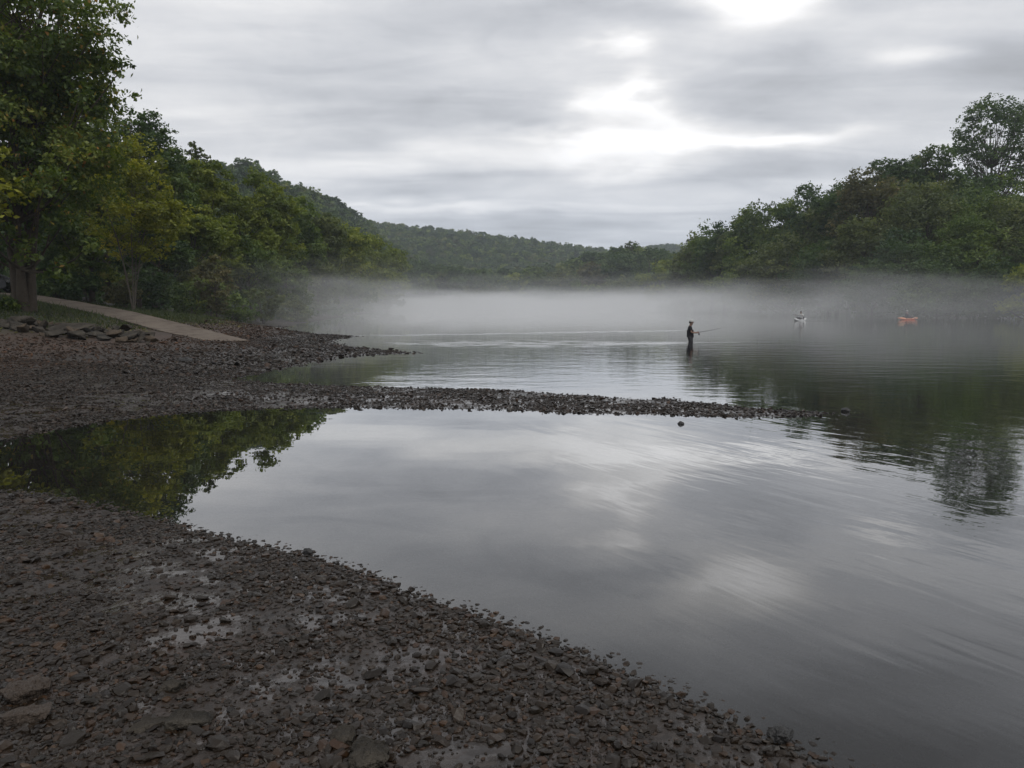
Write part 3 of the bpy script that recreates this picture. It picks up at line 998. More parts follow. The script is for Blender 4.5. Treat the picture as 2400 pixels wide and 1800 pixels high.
LEFT = [
    ('dark dense tree rising highest behind the yellow tree', 335, 256, 165, 64, 'dark', dict(sparse=1.1)),
    ('yellowing tree of many thin pale stems beside the boat ramp', 292, 312, 205, 50, 'yellow', dict(stems=5, bark=m_palebark, trunk_r=0.042, base=.26, sparse=.55, clumps=64, shape=.75)),
    ('dark green tree squeezed between the huge sycamore and the yellow tree', 205, 300, 170, 55, 'syc', {}),
    ('wispy thin-leaved treetop standing clear of the others against the sky', 446, 318, 62, 78, 'olive', dict(sparse=.30, base=.5)),
    ('green tree close to the right of the dark dense tree', 395, 338, 140, 66, 'green', {}),
    ('yellow-green tree below the wispy treetop', 462, 362, 145, 70, 'lime', {}),
    ('bright green tall tree in the middle of the left bank', 528, 384, 140, 76, 'lime', {}),
    ('mid-green tree to the right of the bright green tall tree', 590, 406, 135, 88, 'lime', {}),
    ('green tree under the middle of the wooded ridge', 642, 436, 135, 100, 'green', {}),
    ('olive tree in the left bank wood beneath the lower end of the ridge', 690, 466, 120, 110, 'olive', {}),
    ('fresh yellow-green tree third from the end of the left bank wood', 735, 484, 125, 128, 'lime', {}),
    ('yellow-green tree second from the end of the left bank wood', 785, 512, 125, 152, 'lime', {}),
    ('rounded yellow-green tree ending the left bank wood at the bend', 837, 538, 100, 178, 'lime', {}),
    ('small pale-leaved tree on the grass beside the ramp', 470, 555, 80, 56, 'brown', dict(sparse=.6, base=.15, trunk_r=.09)),
    ('dark leafy tree overhanging the grass behind the yellow stems', 345, 480, 140, 60, 'dark', {}),
    ('green drooping tree between the small pale tree and the mist', 545, 520, 120, 72, 'green', {}),
    ('low drooping tree standing in the mist at the left waterline', 620, 560, 110, 84, 'green', dict(base=.03)),
    ('low grey-green tree in thick mist below the lower end of the ridge', 690, 575, 110, 100, 'olive', dict(base=.03)),
    ('low bushy tree in the mist below the olive tree', 760, 585, 105, 130, 'green', dict(base=.03)),
    ('last low tree at the misty end of the left bank', 838, 600, 70, 170, 'olive', dict(base=.02)),
    ('dark tree in deep shade right behind the sycamore trunks', 130, 430, 170, 57, 'dark', {}),
    ('dark tree in shade at the left edge behind the parked vehicle', 10, 400, 200, 62, 'dark', {}),
    ('green tree with drooping boughs above the grassy bank', 430, 470, 130, 63, 'lime', {}),
    ('dark tree tucked behind the top of the yellowing tree', 240, 235, 130, 61, 'dark', dict(sparse=1.2)),
    ('tall dark tree showing between the branches of the huge sycamore', 150, 150, 160, 63, 'dark', dict(sparse=1.2)),
    ('slim dark tree between the bright green and mid-green trees', 560, 470, 80, 85, 'dark', {}),
]
for lab, px, yt, wp, Y, kd, kw in LEFT:
    kw = dict(kw); kw.setdefault('base', 0.10)
    place(lab, px, yt, wp, Y, kd, GR_L, **kw)

RIGHT = [
    ('tall round-crowned tree towering above the whole right bank', 2118, 226, 148, 140, 'dark', dict(base=.44, shape=.56, clumps=150, n=12500, trunk_r=.40, leaf=.30)),
    ('dark tree at the left foot of the tall round-crowned tree', 2005, 334, 110, 130, 'dark', dict(sparse=.85)),
    ('dark ragged treetop two trees left of the tall one', 1935, 352, 100, 128, 'dark', dict(sparse=.7)),
    ('brown-tinged tree with thinning leaves on the right bank skyline', 1870, 374, 125, 124, 'brown', dict(sparse=.75)),
    ('mid-green broad tree before the dark ragged treetop', 1985, 398, 170, 112, 'olive', {}),
    ('broad yellow-green tree below the tall round-crowned tree', 2140, 385, 200, 108, 'green', {}),
    ('airy dark tree with sky showing through on the right skyline', 1743, 406, 118, 150, 'dark', dict(sparse=.55, base=.25)),
    ('green tree between the airy tree and the brown-tinged tree', 1805, 432, 110, 138, 'olive', {}),
    ('light green tree left of the airy tree', 1640, 450, 125, 164, 'green', {}),
    ('dark tree sloping down toward the left end of the right bank', 1563, 488, 100, 178, 'dark', dict(sparse=.8)),
    ('pale tree standing at the left end of the right bank wood', 1500, 508, 78, 198, 'olive', dict(sparse=.8)),
    ('rounded olive tree under the airy dark tree', 1700, 510, 150, 142, 'olive', dict(base=.04)),
    ('green drooping tree below the light green tree', 1610, 545, 130, 160, 'green', dict(base=.03)),
    ('pale olive tree in front of the brown-tinged tree', 1850, 478, 135, 118, 'olive', dict(base=.05)),
    ('dark green tree under the mid-green broad tree', 1950, 500, 150, 104, 'dark', dict(base=.04)),
    ('green layered tree beneath the broad yellow-green tree', 2090, 470, 180, 100, 'green', dict(base=.04)),
    ('shaded tree at the right edge under the yellow-green crown', 2215, 430, 170, 100, 'olive', dict(base=.04)),
    ('dark leaning tree above the mist by the olive trees', 1785, 530, 130, 124, 'dark', dict(base=.03)),
    ('low green tree at the waterline below the pale end tree', 1535, 560, 90, 186, 'green', dict(base=.02)),
    ('low tree at the tip of the right bank where it meets the mist', 1478, 560, 70, 202, 'olive', dict(base=.02)),
    ('dark bush-like tree in the middle of the right waterline', 1880, 560, 120, 108, 'dark', dict(base=.01)),
    ('dark spreading tree over the mist near the right edge', 2020, 560, 150, 96, 'dark', dict(base=.01)),
    ('low dark tree at the water right of the spreading tree', 2140, 560, 150, 93, 'dark', dict(base=.01)),
    ('pale shrubby tree low at the right edge above the mist', 2215, 575, 90, 88, 'lime', dict(base=.01)),
    ('low dark tree under the rounded olive tree', 1690, 580, 120, 144, 'dark', dict(base=.01)),
    ('tree of mid height right of the tall round-crowned tree', 2225, 415, 120, 122, 'olive', {}),
    ('dark tree filling the slope behind the green layered tree', 2065, 425, 150, 122, 'dark', {}),
]
RIGHT += [
    ('olive tree in the skyline between the pale end tree and the sloping dark tree', 1535, 492, 95, 186, 'green', {}),
    ('green tree in the skyline between the sloping dark tree and the light green tree', 1602, 468, 105, 172, 'olive', {}),
    ('dark tree in the skyline touching the light green tree and the airy tree', 1692, 440, 110, 158, 'green', {}),
    ('dark tree in the skyline right of the airy dark tree', 1788, 412, 95, 146, 'dark', {}),
    ('dark tree in the skyline right of the brown-tinged tree', 1902, 356, 105, 130, 'dark', {}),
    ('dark green tree in the skyline between the two ragged dark tops', 1972, 345, 90, 132, 'olive', {}),
    ('dark tree standing under the crown of the tall round tree', 2060, 392, 110, 132, 'dark', {}),
    ('grey-green tree between brighter trees low on the right slope', 1830, 400, 110, 134, 'dark', {}),
]
for lab, px, yt, wp, Y, kd, kw in RIGHT:
    kw = dict(kw); kw.setdefault('base', 0.08)
    place(lab, px, yt, wp * 1.2, Y, kd, GR_R, **kw)

CENTER = [
    ('bright low tree jutting out left of the right bank', 1425, 562, 95, 255, 'lime', dict(base=.02)),
    ('dark broad tree with a peaked top below the far small hill', 1395, 535, 110, 330, 'dark', {}),
    ('dark tree left of the broad peaked tree across the river', 1335, 548, 90, 335, 'dark', {}),
    ('brown-tinged tree at the left of the dark group across the river', 1275, 568, 80, 338, 'brown', {}),
    ('rounded olive tree across the river under the saddle of the ridge', 1215, 575, 85, 332, 'olive', {}),
    ('green tree in the middle of the row across the river', 1160, 580, 75, 334, 'green', {}),
    ('pale green tree with a rounded top above the mist across the river', 1105, 592, 70, 332, 'lime', {}),
    ('low pale tree farthest left in the row across the river', 1035, 612, 110, 318, 'olive', dict(base=.02)),
    ('low green tree in the mist across the river, front of the row', 1250, 606, 90, 326, 'green', dict(base=.02)),
    ('low olive tree before the dark broad peaked tree', 1340, 596, 90, 322, 'olive', dict(base=.02)),
    ('small dark tree just above the mist in the row across the river', 1160, 615, 80, 325, 'dark', dict(base=.02)),
    ('low tree beside the bright jutting tree at the bend', 1468, 575, 60, 245, 'green', dict(base=.02)),
]
for lab, px, yt, wp, Y, kd, kw in CENTER:
    kw = dict(kw); kw.setdefault('base', 0.05)
    place(lab, px, yt, wp, Y, kd, GR_C, clumps=26, n=3800, **kw)

# bare dead twigs above the left wood
A = Acc()
DT = np.array((AX(305, 62), 62.0))
for k in range(5):
    x1 = rt.uniform(-.8, .8)
    A.add(*tube(bend((x1 * .2, 0, 0), (x1, rt.normal(0, .3), rt.uniform(14.4, 15.6)), rt, 6, 0.02, 0.0), [.10, .08, .06, .045, .03, .012], 5))
    for j in range(5):
        z1 = rt.uniform(11.5, 14)
        A.add(*tube(bend((x1 * .9, 0, z1), (x1 + rt.uniform(-.8, .8), rt.normal(0, .4), z1 + rt.uniform(.5, 1.6)), rt, 4, .05, 0), [.03, .022, .016, .008], 4))
Vd, Fd = A.out()
dead = mesh_np('dead_tree', Vd, Fd, m_palebark, smooth=True, loc=(DT[0], DT[1], gz(*DT) - .1))
tag(dead, 'bare leafless dead twigs poking up between the sycamore and the dark dense tree', 'dead tree')

# shrubs at the foot of the left wood
SHR = [
    ('dark rounded shrub behind the sycamore trunks', 130, 600, 90, 53, 'dark'), ('broad shrub left of the yellow tree stems', 195, 590, 90, 54, 'dark'),
    ('shrub with pale leaf tips among the yellow tree stems', 275, 600, 80, 52, 'brown'), ('dark shrub right of the yellow tree stems', 345, 590, 90, 54, 'dark'),
    ('shrub in shade behind the small pale tree', 420, 605, 90, 58, 'green'), ('grey-green shrub at the edge of the mist by the grass', 500, 615, 90, 60, 'green'),
    ('pale shrub half lost in mist past the grass', 570, 625, 80, 66, 'olive'), ('faint shrub deep in mist at the left waterline', 640, 640, 80, 76, 'olive'),
    ('tall weed clump at the foot of the huge sycamore', 40, 655, 60, 37.6, 'green'), ('dark shrub by the road at the left edge', -60, 590, 80, 66, 'dark'),
]
for lab, px, yt, wp, Y, kd in SHR:
    place(lab, px, yt, wp, Y, kd, 'shrubs under the left bank trees', name='shrub', cat='shrub', base=0.0, clumps=16, n=2600, trunk_r=.04, stems=3)


# far wood on the hills: one mass
def far_wood():
    rng = np.random.default_rng(9)
    pts = []
    for (y0, y1, s_) in ((58, 330, 6.5), (330, 640, 8.5), (640, 1300, 10.0)):
        for yv in np.arange(y0, y1, s_):
            half = 0.72 * yv + 30
            xs = np.arange(-half, half, s_)
            pts.append(np.stack([xs + rng.uniform(-.45, .45, len(xs)) * s_, yv + rng.uniform(-.45, .45, len(xs)) * s_, np.full(len(xs), s_)], 1))
    pts = np.concatenate(pts)
    d = shore_dist(pts[:, 0], pts[:, 1])
    x, y = pts[:, 0], pts[:, 1]
    side = np.where(y < 300, np.where(x < 0, 16.0, 14.0), 10.0)
    k = (d > side) & ~((x < 0) & (y < 70) & (d < 26)) & (np.abs(x) < 600)
    pts, d = pts[k], d[k]
    x, y = pts[:, 0], pts[:, 1]
    z = ground(x, y, d)
    h = rng.uniform(10, 15.5, len(x))
    h = np.where((x > 0) & (y < 300), h * 0.78, h)
    h = np.where((x < -25) & (y < 105), h * np.where((x / y < -.47) & (y > 62), 1.65, 1.32), h)
    order = np.argsort(y)
    bins = np.full(900, -1.0)
    keep = []
    for i in order:
        u = x[i] / y[i]
        b = int((u + 0.9) / 1.8 * 900)
        if not 3 <= b < 897: continue
        top = (z[i] + h[i] - EYE) / y[i]
        hw = max(1, int(3.0 / y[i] / 1.8 * 900))
        sl = bins[max(0, b - hw):b + hw + 1]
        if top > sl.min() - 0.004:
            keep.append(i)
        lowt = (z[i] + h[i] * (0.2 if y[i] < 220 else 0.55) - EYE) / y[i]
        bins[max(0, b - hw):b + hw + 1] = np.maximum(sl, lowt)
    keep = np.array(keep)
    out = {'dark': [], 'green': [], 'olive': []}
    for i in keep:
        Y = y[i]
        lf = np.clip(0.0027 * Y, 0.30, 2.0)
        W = pts[i, 2] * rng.uniform(0.85, 1.25)
        n = int(np.clip(W * h[i] * 2.3 / (lf ** 2 * .38), 60, 1100))
        ncl = 9 if Y < 450 else 6
        v = rng.normal(size=(ncl, 3)); v /= np.linalg.norm(v, axis=1)[:, None]
        c = np.array((x[i], Y, z[i] + h[i] * 0.62)) + v * np.array((W * .30, W * .30, h[i] * .26))
        cr = rng.uniform(.20, .32, ncl) * W
        if Y < 130 and x[i] < 0:
            c2 = np.array((x[i], Y, z[i])) + rng.uniform(-1, 1, (7, 3)) * (W * .5, W * .5, 0) + np.array([(0, 0, q_) for q_ in rng.uniform(.5, 4.5, 7)])
            c = np.concatenate([c, c2]); cr = np.r_[cr, rng.uniform(.8, 1.6, 7)]; ncl = len(c); n = int(n * 1.5)
        Vv, Ff, tn, _ = leaves(c, cr, n, lf, rng, tone0=np.clip(rng.normal(rng.normal(.40, .24), .10, ncl), .02, .9))
        kd = rng.choice(['dark', 'green', 'olive'], p=[.74, .16, .10] if (x[i] < 0 and Y < 640) else [.55, .28, .17])
        out[kd].append((Vv, tn))
    Vall, Tall, Mi = [], [], []
    for mi, kd in enumerate(out):
        for Vv, tn in out[kd]:
            Vall.append(Vv); Tall.append(tn); Mi.append(np.full(len(tn), mi, np.int32))
    V = np.concatenate(Vall); T = np.concatenate(Tall); Mi = np.concatenate(Mi)
    o = mesh_np('forest', V, np.arange(len(V)).reshape(-1, 4), LM['dark'], tone=T)
    o.data.materials.append(LM['green']); o.data.materials.append(LM['olive'])
    o.data.polygons.foreach_set('material_index', Mi)
    tag(o, 'dense green wood covering the ridges on both sides of the river', 'forest', kind='stuff')
    print('forest trees', len(keep), 'faces', len(T))


far_wood()


def on_ramp_near(x, y):
    return (np.abs(y - np.interp(x, [-60, -40, -32, -20, -10], [68, 60, 54, 42, 36])) < 7) | (y < 54)


def undergrowth():
    rng = np.random.default_rng(31)
    n = 9000
    x = rng.uniform(-70, 110, n); y = rng.uniform(46, 345, n)
    d = shore_dist(x, y)
    k = (d > np.where(x < 0, np.where(y < 75, 13.5, 2.0), 0.3)) & (d < np.where(x < 0, np.where(y < 90, 48, 24), 12)) & ~((y < 60) & on_ramp_near(x, y)) & (np.abs(x) < .74 * y + 8)
    x, y, d = x[k], y[k], d[k]
    z = ground(x, y, d)
    c = np.stack([x, y, z + .5], 1)
    r = rng.uniform(.5, 1.5, len(x)) * np.where(y > 120, 1.4, 1.0)
    V, F, tn, _ = leaves(c, r, 120000, 0.36, rng)
    o = mesh_np('undergrowth', V, F, LM['dark'], tone=tn)
    tag(o, 'dark tangled undergrowth below the trees on both banks', 'undergrowth', kind='stuff')


undergrowth()


# ------------------------------------------------------------------ grass and litter
def grass():
    rng = np.random.default_rng(4)
    n = 60000
    x = rng.uniform(-45, -6, n); y = rng.uniform(31, 62, n)
    d = shore_dist(x, y)
    z = ground(x, y, d)
    f = np.sin(x * .8) * np.sin(y * .9 + x * .3)
    k = (z > 0.80 + 0.15 * f) & ~on_ramp(x, y) & (np.abs(x) < 0.8 * y + 2) & (d > 4)
    x, y, z = x[k], y[k], z[k]
    n = len(x)
    h = rng.uniform(0.06, 0.20, n) * np.where(rng.uniform(size=n) < .08, 2.0, 1)
    an = rng.uniform(0, 6.28, n)
    wv = np.stack([np.cos(an), np.sin(an), 0 * an], 1) * 0.03
    ln = rng.normal(0, 0.35, (n, 2)) * h[:, None]
    b = np.stack([x, y, z - .01], 1)
    tip = b + np.stack([ln[:, 0], ln[:, 1], h], 1)
    V = np.stack([b - wv, b + wv, tip], 1).reshape(-1, 3)
    o = mesh_np('grass', V, np.arange(3 * n).reshape(n, 3), LM['grass'], tone=np.clip(rng.normal(.5, .25, n), 0, .9))
    tag(o, 'short green grass on the bank either side of the boat ramp', 'grass', kind='stuff')


grass()


def litter():
    rng = np.random.default_rng(8)
    n = 5000
    x = rng.uniform(-32, -10, n); y = rng.uniform(28, 46, n)
    d = shore_dist(x, y); z = ground(x, y, d)
    k = (z > .6) & ~on_ramp(x, y)
    c = np.stack([x, y, z + .015], 1)[k]; n = len(c)
    a = rng.normal(size=(n, 3)) * (1, 1, .25); a /= np.linalg.norm(a, axis=1)[:, None]
    b = np.cross(a, (0, 0, 1)) + rng.normal(0, .15, (n, 3))
    s_ = rng.uniform(.05, .12, (n, 1))
    V = np.stack([c - a * s_, c + b * s_ * .6, c + a * s_, c - b * s_ * .6], 1).reshape(-1, 3)
    o = mesh_np('leaf_litter', V, np.arange(4 * n).reshape(n, 4), LM['brown'], tone=rng.uniform(0, .9, n))
    tag(o, 'fallen brown leaves strewn under the big tree', 'leaves', kind='stuff')


litter()

# ------------------------------------------------------------------ people
m_skin = simple_mat('skin', (0.26, 0.16, 0.115), 0.6, 0.1, 10)
m_black = simple_mat('black_cloth', (0.016, 0.015, 0.018), 0.9, 0.3, 12)
m_trous = simple_mat('charcoal_waders', (0.022, 0.021, 0.024), 0.75, 0.3, 10)
m_cap = simple_mat('pale_cap', (0.40, 0.40, 0.39), 0.9, 0.1, 10)
m_white = simple_mat('white_cloth', (0.55, 0.55, 0.54), 0.9, 0.1, 10)
m_navy = simple_mat('dark_vest', (0.03, 0.033, 0.045), 0.9, 0.2, 10)
m_hair = simple_mat('dark_hair', (0.02, 0.015, 0.012), 0.8, 0.3, 30)
m_rod = simple_mat('black_rod', (0.02, 0.02, 0.022), 0.4, 0.2, 10)
m_metal = simple_mat('grey_reel', (0.10, 0.10, 0.11), 0.35, 0.2, 10)
m_orange = simple_mat('orange_plastic', (0.48, 0.12, 0.06), 0.45, 0.12, 4)
m_peach = simple_mat('pale_orange_plastic', (0.75, 0.36, 0.20), 0.45, 0.12, 4)
m_wplast = simple_mat('white_plastic', (0.62, 0.62, 0.62), 0.4, 0.1, 4)
m_dplast = simple_mat('dark_plastic', (0.03, 0.03, 0.035), 0.5, 0.2, 4)


def skin_obj(name, chains, mat, parent, root=0, sub=2):
    """chains: list of lists of (x,y,z,r); the first vertex of later chains may be an int index into verts"""
    vs, rs, es = [], [], []
    for ch in chains:
        prev = None
        for q in ch:
            if isinstance(q, int):
                i = q
            else:
                vs.append(q[:3]); rs.append(q[3]); i = len(vs) - 1
            if prev is not None: es.append((prev, i))
            prev = i
    me = bpy.data.meshes.new(name)
    me.from_pydata(vs, es, [])
    o = bpy.data.objects.new(name, me)
    link(o, parent)
    sk = o.modifiers.new('skin', 'SKIN')
    for i, r_ in enumerate(rs):
        me.skin_vertices[0].data[i].radius = (r_, r_) if not hasattr(r_, '__len__') else r_
        me.skin_vertices[0].data[i].use_root = (i == root)
    sk.use_smooth_shade = True
    ss = o.modifiers.new('sub', 'SUBSURF'); ss.levels = sub; ss.render_levels = sub
    me.materials.append(mat)
    return o


def hand_chains(wr, palm, side, curl_dir, base_i):
    """four fingers and a thumb from the palm, curled down round what is held"""
    ch = []
    palm = np.array(palm); wr = np.array(wr)
    fwd = (palm - wr) / np.linalg.norm(palm - wr)
    lat = np.array((0, 0, 1.0)) if abs(fwd[2]) < .7 else np.array((1.0, 0, 0))
    cd = np.array(curl_dir)
    for k, L in enumerate((0.042, 0.048, 0.045, 0.035)):
        o = palm + lat * (0.026 - 0.018 * k) + fwd * 0.03
        m1 = o + fwd * L * .6 + cd * 0.006
        m2 = m1 + cd * L * .7 + fwd * 0.006
        m3 = m2 + cd * L * .35 - fwd * L * .5
        ch.append([base_i] + [(*o, .0095), (*m1, .009), (*m2, .0085), (*m3, .007)])
    o = palm - fwd * .02 + lat * .02
    ch.append([base_i, (*o, .011), (*(o + lat * .025 + fwd * .02), .010), (*(o + lat * .03 + fwd * .045), .008)])
    return ch


def person(label, loc, rz, J, shirt, trous, capmat=None, sleeves='short', cat='person', name='person', vest=None):
    root = thing(name, label, cat, loc, rz)
    ch = [
        [(*J['pelvis'], .135), (*J['waist'], .13), (*J['chest'], (.125, .165)), (*J['neck0'], .085), (*J['neck'], .055), (*J['head0'], .075), (*J['head'], .10), (*J['crown'], .085)],
    ]
    nv = 8
    h = np.array(J['head0'])
    fw = np.array(J.get('face', (1, 0, 0)), float)
    ch.append([5, (*(h + fw * .085 + (0, 0, .0)), .030)]); nv += 1                      # jaw and chin
    ch.append([6, (*(np.array(J['head']) + fw * .108 - (0, 0, .035)), .015)]); nv += 1  # nose
    sd_ = np.cross(fw, (0, 0, 1))
    for s_ in (1, -1):                                                                  # ears
        ch.append([6, (*(np.array(J['head']) + sd_ * s_ * .098 - (0, 0, .02)), .018)]); nv += 1
    for s_ in ('l', 'r'):
        sh, el, wr, pa = (J[k + s_] for k in ('sh', 'el', 'wr', 'pa'))
        ch.append([2, (*sh, .062), (*el, .042), (*wr, .029), (*pa, (.036, .022))])
        pi_ = nv + 3; nv += 4
        hc = hand_chains(wr, pa, s_, J.get('curl' + s_, (0, 0, -1)), pi_)
        ch += hc
        nv += sum(len([q for q in c_ if not isinstance(q, int)]) for c_ in hc)
        hp, kn, an, to = (J[k + s_] for k in ('hp', 'kn', 'an', 'to'))
        ch.append([0, (*hp, .078), (*kn, .050), (*an, .036), (*to, .030)]); nv += 4
    skin_obj('body', ch, m_skin, root)
    sc_ = [[(*(np.array(J['pelvis']) * .8 + np.array(J['waist']) * .2), .175), (*J['waist'], .178), (*J['chest'], (.172, .212)), (*J['neck0'], .098)]]
    for s_ in ('l', 'r'):
        sh, el, wr = (np.array(J[k + s_]) for k in ('sh', 'el', 'wr'))
        if sleeves == 'short':
            sc_.append([2, (*sh, .085), (*(sh + (el - sh) * .72), .070)])
        else:
            sc_.append([2, (*sh, .082), (*el, .060), (*(el + (wr - el) * .9), .046)])
    skin_obj('shirt', sc_, shirt, root, root=1)
    if vest is not None:
        skin_obj('vest', [[(*J['waist'], .165), (*(0.5 * (np.array(J['waist']) + np.array(J['chest']))), .18), (*J['chest'], .175)]], vest, root)
    tc = [[(*J['pelvis'], .172), (*(0.3 * np.array(J['pelvis']) + 0.7 * np.array(J['waist'])), .165)]]
    for s_ in ('l', 'r'):
        hp, kn, an, to = (J[k + s_] for k in ('hp', 'kn', 'an', 'to'))
        tc.append([0, (*hp, .126), (*kn, .094), (*an, .078), (*to, .060)])
    skin_obj('trousers', tc, trous, root)
    for s_ in (1, -1):
        e = np.array(J['head']) + fw * .094 + sd_ * s_ * .034 - (0, 0, .002)
        Ve, Fe = uv_ball(.011)
        mesh_np('eye', Ve + e, Fe, m_black, root, smooth=True)
    c0 = np.array(J['head']) + (0, 0, .035)
    hair_c = np.array(J['head']) - fw * .012
    Vh, Fh = uv_ball(1.0)
    kq = Vh[Fh].mean(1)
    keep = (kq[:, 2] > 0.05) | ((kq @ fw) < -0.25)
    mesh_np('hair', Vh * (.112, .108, .118) + hair_c + (0, 0, .015), Fh[keep & (kq[:, 2] > -.5)], m_hair, root, smooth=True)
    if capmat is not None:
        Vc, Fc = uv_ball(1.0)
        kq = Vc[Fc].mean(1)
        mesh_np('cap', Vc * (.124, .118, .115) + c0, Fc[kq[:, 2] > -.05], capmat, root, smooth=True)
        ang = np.linspace(-1.1, 1.1, 9)
        base_a = math.atan2(fw[1], fw[0])
        inn = np.array([(math.cos(a_ + base_a) * .115, math.sin(a_ + base_a) * .112, .0) for a_ in ang])
        outr = np.array([(math.cos(a_ * .62 + base_a) * .115 + fw[0] * .085, math.sin(a_ * .62 + base_a) * .115 + fw[1] * .085, -.022) for a_ in ang])
        Vb = np.concatenate([inn, outr, inn + (0, 0, .008), outr + (0, 0, .008)]) + c0 + (0, 0, .004)
        Fb = []
        for i in range(8):
            Fb += [(i, i + 1, 9 + i + 1, 9 + i), (18 + i, 27 + i, 27 + i + 1, 18 + i + 1), (9 + i, 10 + i, 28 + i, 27 + i), (i, 18 + i, 19 + i, i + 1)]
        mesh_np('cap_brim', Vb, Fb, capmat, root, smooth=False)
    return root


def uv_ball(r, nu=14, nv=9):
    V = []
    for j in range(nv):
        th = math.pi * j / (nv - 1)
        for i in range(nu):
            V.append((r * math.sin(th) * math.cos(2 * math.pi * i / nu), r * math.sin(th) * math.sin(2 * math.pi * i / nu), r * math.cos(th)))
    F = []
    for j in range(nv - 1):
        for i in range(nu):
            F.append((j * nu + i, j * nu + (i + 1) % nu, (j + 1) * nu + (i + 1) % nu, (j + 1) * nu + i))
    return np.array(V), np.array(F)[:, ::-1]


# the angler, side on, knee deep, holding a rod out to the right
ax_, ay_ = AX(1491, 37.9), 37.9
fz = gz(ax_, ay_)
JA = dict(pelvis=(-.01, 0, .96), waist=(-.005, 0, 1.10), chest=(-.02, 0, 1.32), neck0=(-.03, 0, 1.46), neck=(0, 0, 1.52), head0=(.03, 0, 1.575), head=(.035, 0, 1.645), crown=(.03, 0, 1.70),
          shl=(-.02, .17, 1.42), ell=(.05, .22, 1.16), wrl=(.28, .12, 1.15), pal=(.345, .09, 1.165),
          shr=(-.02, -.17, 1.42), elr=(.05, -.22, 1.16), wrr=(.27, -.10, 1.14), par=(.335, -.065, 1.155),
          hpl=(0, .10, .88), knl=(.05, .12, .50), anl=(.0, .13, .09), tol=(.15, .14, .05),
          hpr=(0, -.10, .88), knr=(.06, -.13, .50), anr=(.03, -.14, .09), tor=(.18, -.15, .05))
angler = person('person in a pale cap and black shirt wading knee-deep and fishing', (ax_, ay_, fz), R(-12), JA, m_black, m_trous, m_cap)
rod = thing('fishing_rod', 'thin dark fishing rod held out over the water by the wading person', 'fishing rod', (ax_ + .345, ay_ - .06, fz + 1.165), R(-12))
tipv = (1.06, 0.0, .20)
A = Acc()
A.add(*tube([(-.32, 0, -.03), (-.05, 0, 0), (.12, 0, .012)], [.016, .017, .013], 8))
mesh_np('handle', *A.out(), m_dplast, rod, smooth=True)
A = Acc()
A.add(*tube([(.10, 0, .01), (.5, 0, .085), (.75, 0, .138), (.95, 0, .178), tipv], [.0095, .008, .0065, .005, .0035], 6))
for q, zz in ((.45, .075), (.75, .135), (1.0, .188)):
    A.add(*tube([(q, 0, zz), (q, 0, zz - .025)], [.004, .004], 5))
mesh_np('rod_blank', *A.out(), m_rod, rod, smooth=True)
Vr, Fr = uv_ball(.045)
mesh_np('reel', Vr * (1, .8, 1.2) + (.06, 0, -.085), Fr, m_metal, rod, smooth=True)
A = Acc(); A.add(*tube([(.06, .03, -.10), (.06, .075, -.10), (.06, .08, -.15)], [.007, .007, .012], 6))
mesh_np('crank', *A.out(), m_metal, rod, smooth=True)


# kayaks
def kayak(label, x, y, rz, L, Wd, mat, deck, seat, group, rocker=0.14):
    root = thing('kayak', label, 'kayak', (x, y, 0), rz, group)
    n, k = 21, 12
    V = []
    for i in range(n):
        s_ = -1 + 2 * i / (n - 1)
        wv = Wd / 2 * max(0.03, (1 - abs(s_) ** 2.2)) ** 0.75
        lift = rocker * abs(s_) ** 2.6
        for j in range(k):
            a_ = 2 * math.pi * j / k
            yy_ = math.cos(a_) * wv
            zz_ = math.sin(a_)
            zz_ = (0.20 + 0.03 * abs(s_)) * zz_ if zz_ > 0 else 0.13 * zz_ * (1 - .6 * abs(s_) ** 3)
            V.append((s_ * L / 2, yy_, .03 + lift + zz_ * max(.25, (1 - abs(s_) ** 4))))
    F = []
    for i in range(n - 1):
        for j in range(k):
            F.append((i * k + j, (i + 1) * k + j, (i + 1) * k + (j + 1) % k, i * k + (j + 1) % k))
    V = np.array(V); F = np.array(F)
    fc = V[F].mean(1)
    jj = np.tile(np.arange(k), n - 1)
    top = (jj >= 1) & (jj <= 4)
    ck = (np.abs(fc[:, 0]) < .42) & (np.abs(fc[:, 1]) < Wd * .33) & top
    mesh_np('hull', V, F[~top], mat, root, smooth=True)
    for sg in (-1, 1):
        mesh_np('deck', V + (0, 0, .001), F[top & ~ck & (fc[:, 0] * sg > 0)], deck, root, smooth=True)
    # coaming ring and seat back
    ring = [(.46 * math.cos(a_), Wd * .36 * math.sin(a_), .225) for a_ in np.linspace(0, 2 * math.pi, 19)]
    A = Acc(); A.add(*tube(ring, [.02] * 19, 6)); mesh_np('coaming', *A.out(), seat, root, smooth=True)
    Vb = np.array([(-.36, -.2, .10), (-.36, .2, .10), (-.44, .19, .42), (-.44, -.19, .42), (-.40, -.2, .10), (-.40, .2, .10), (-.48, .19, .42), (-.48, -.19, .42)])
    mesh_np('seat_back', Vb, [(0, 1, 2, 3), (5, 4, 7, 6), (0, 3, 7, 4), (1, 5, 6, 2), (3, 2, 6, 7), (0, 4, 5, 1)], seat, root)
    return root


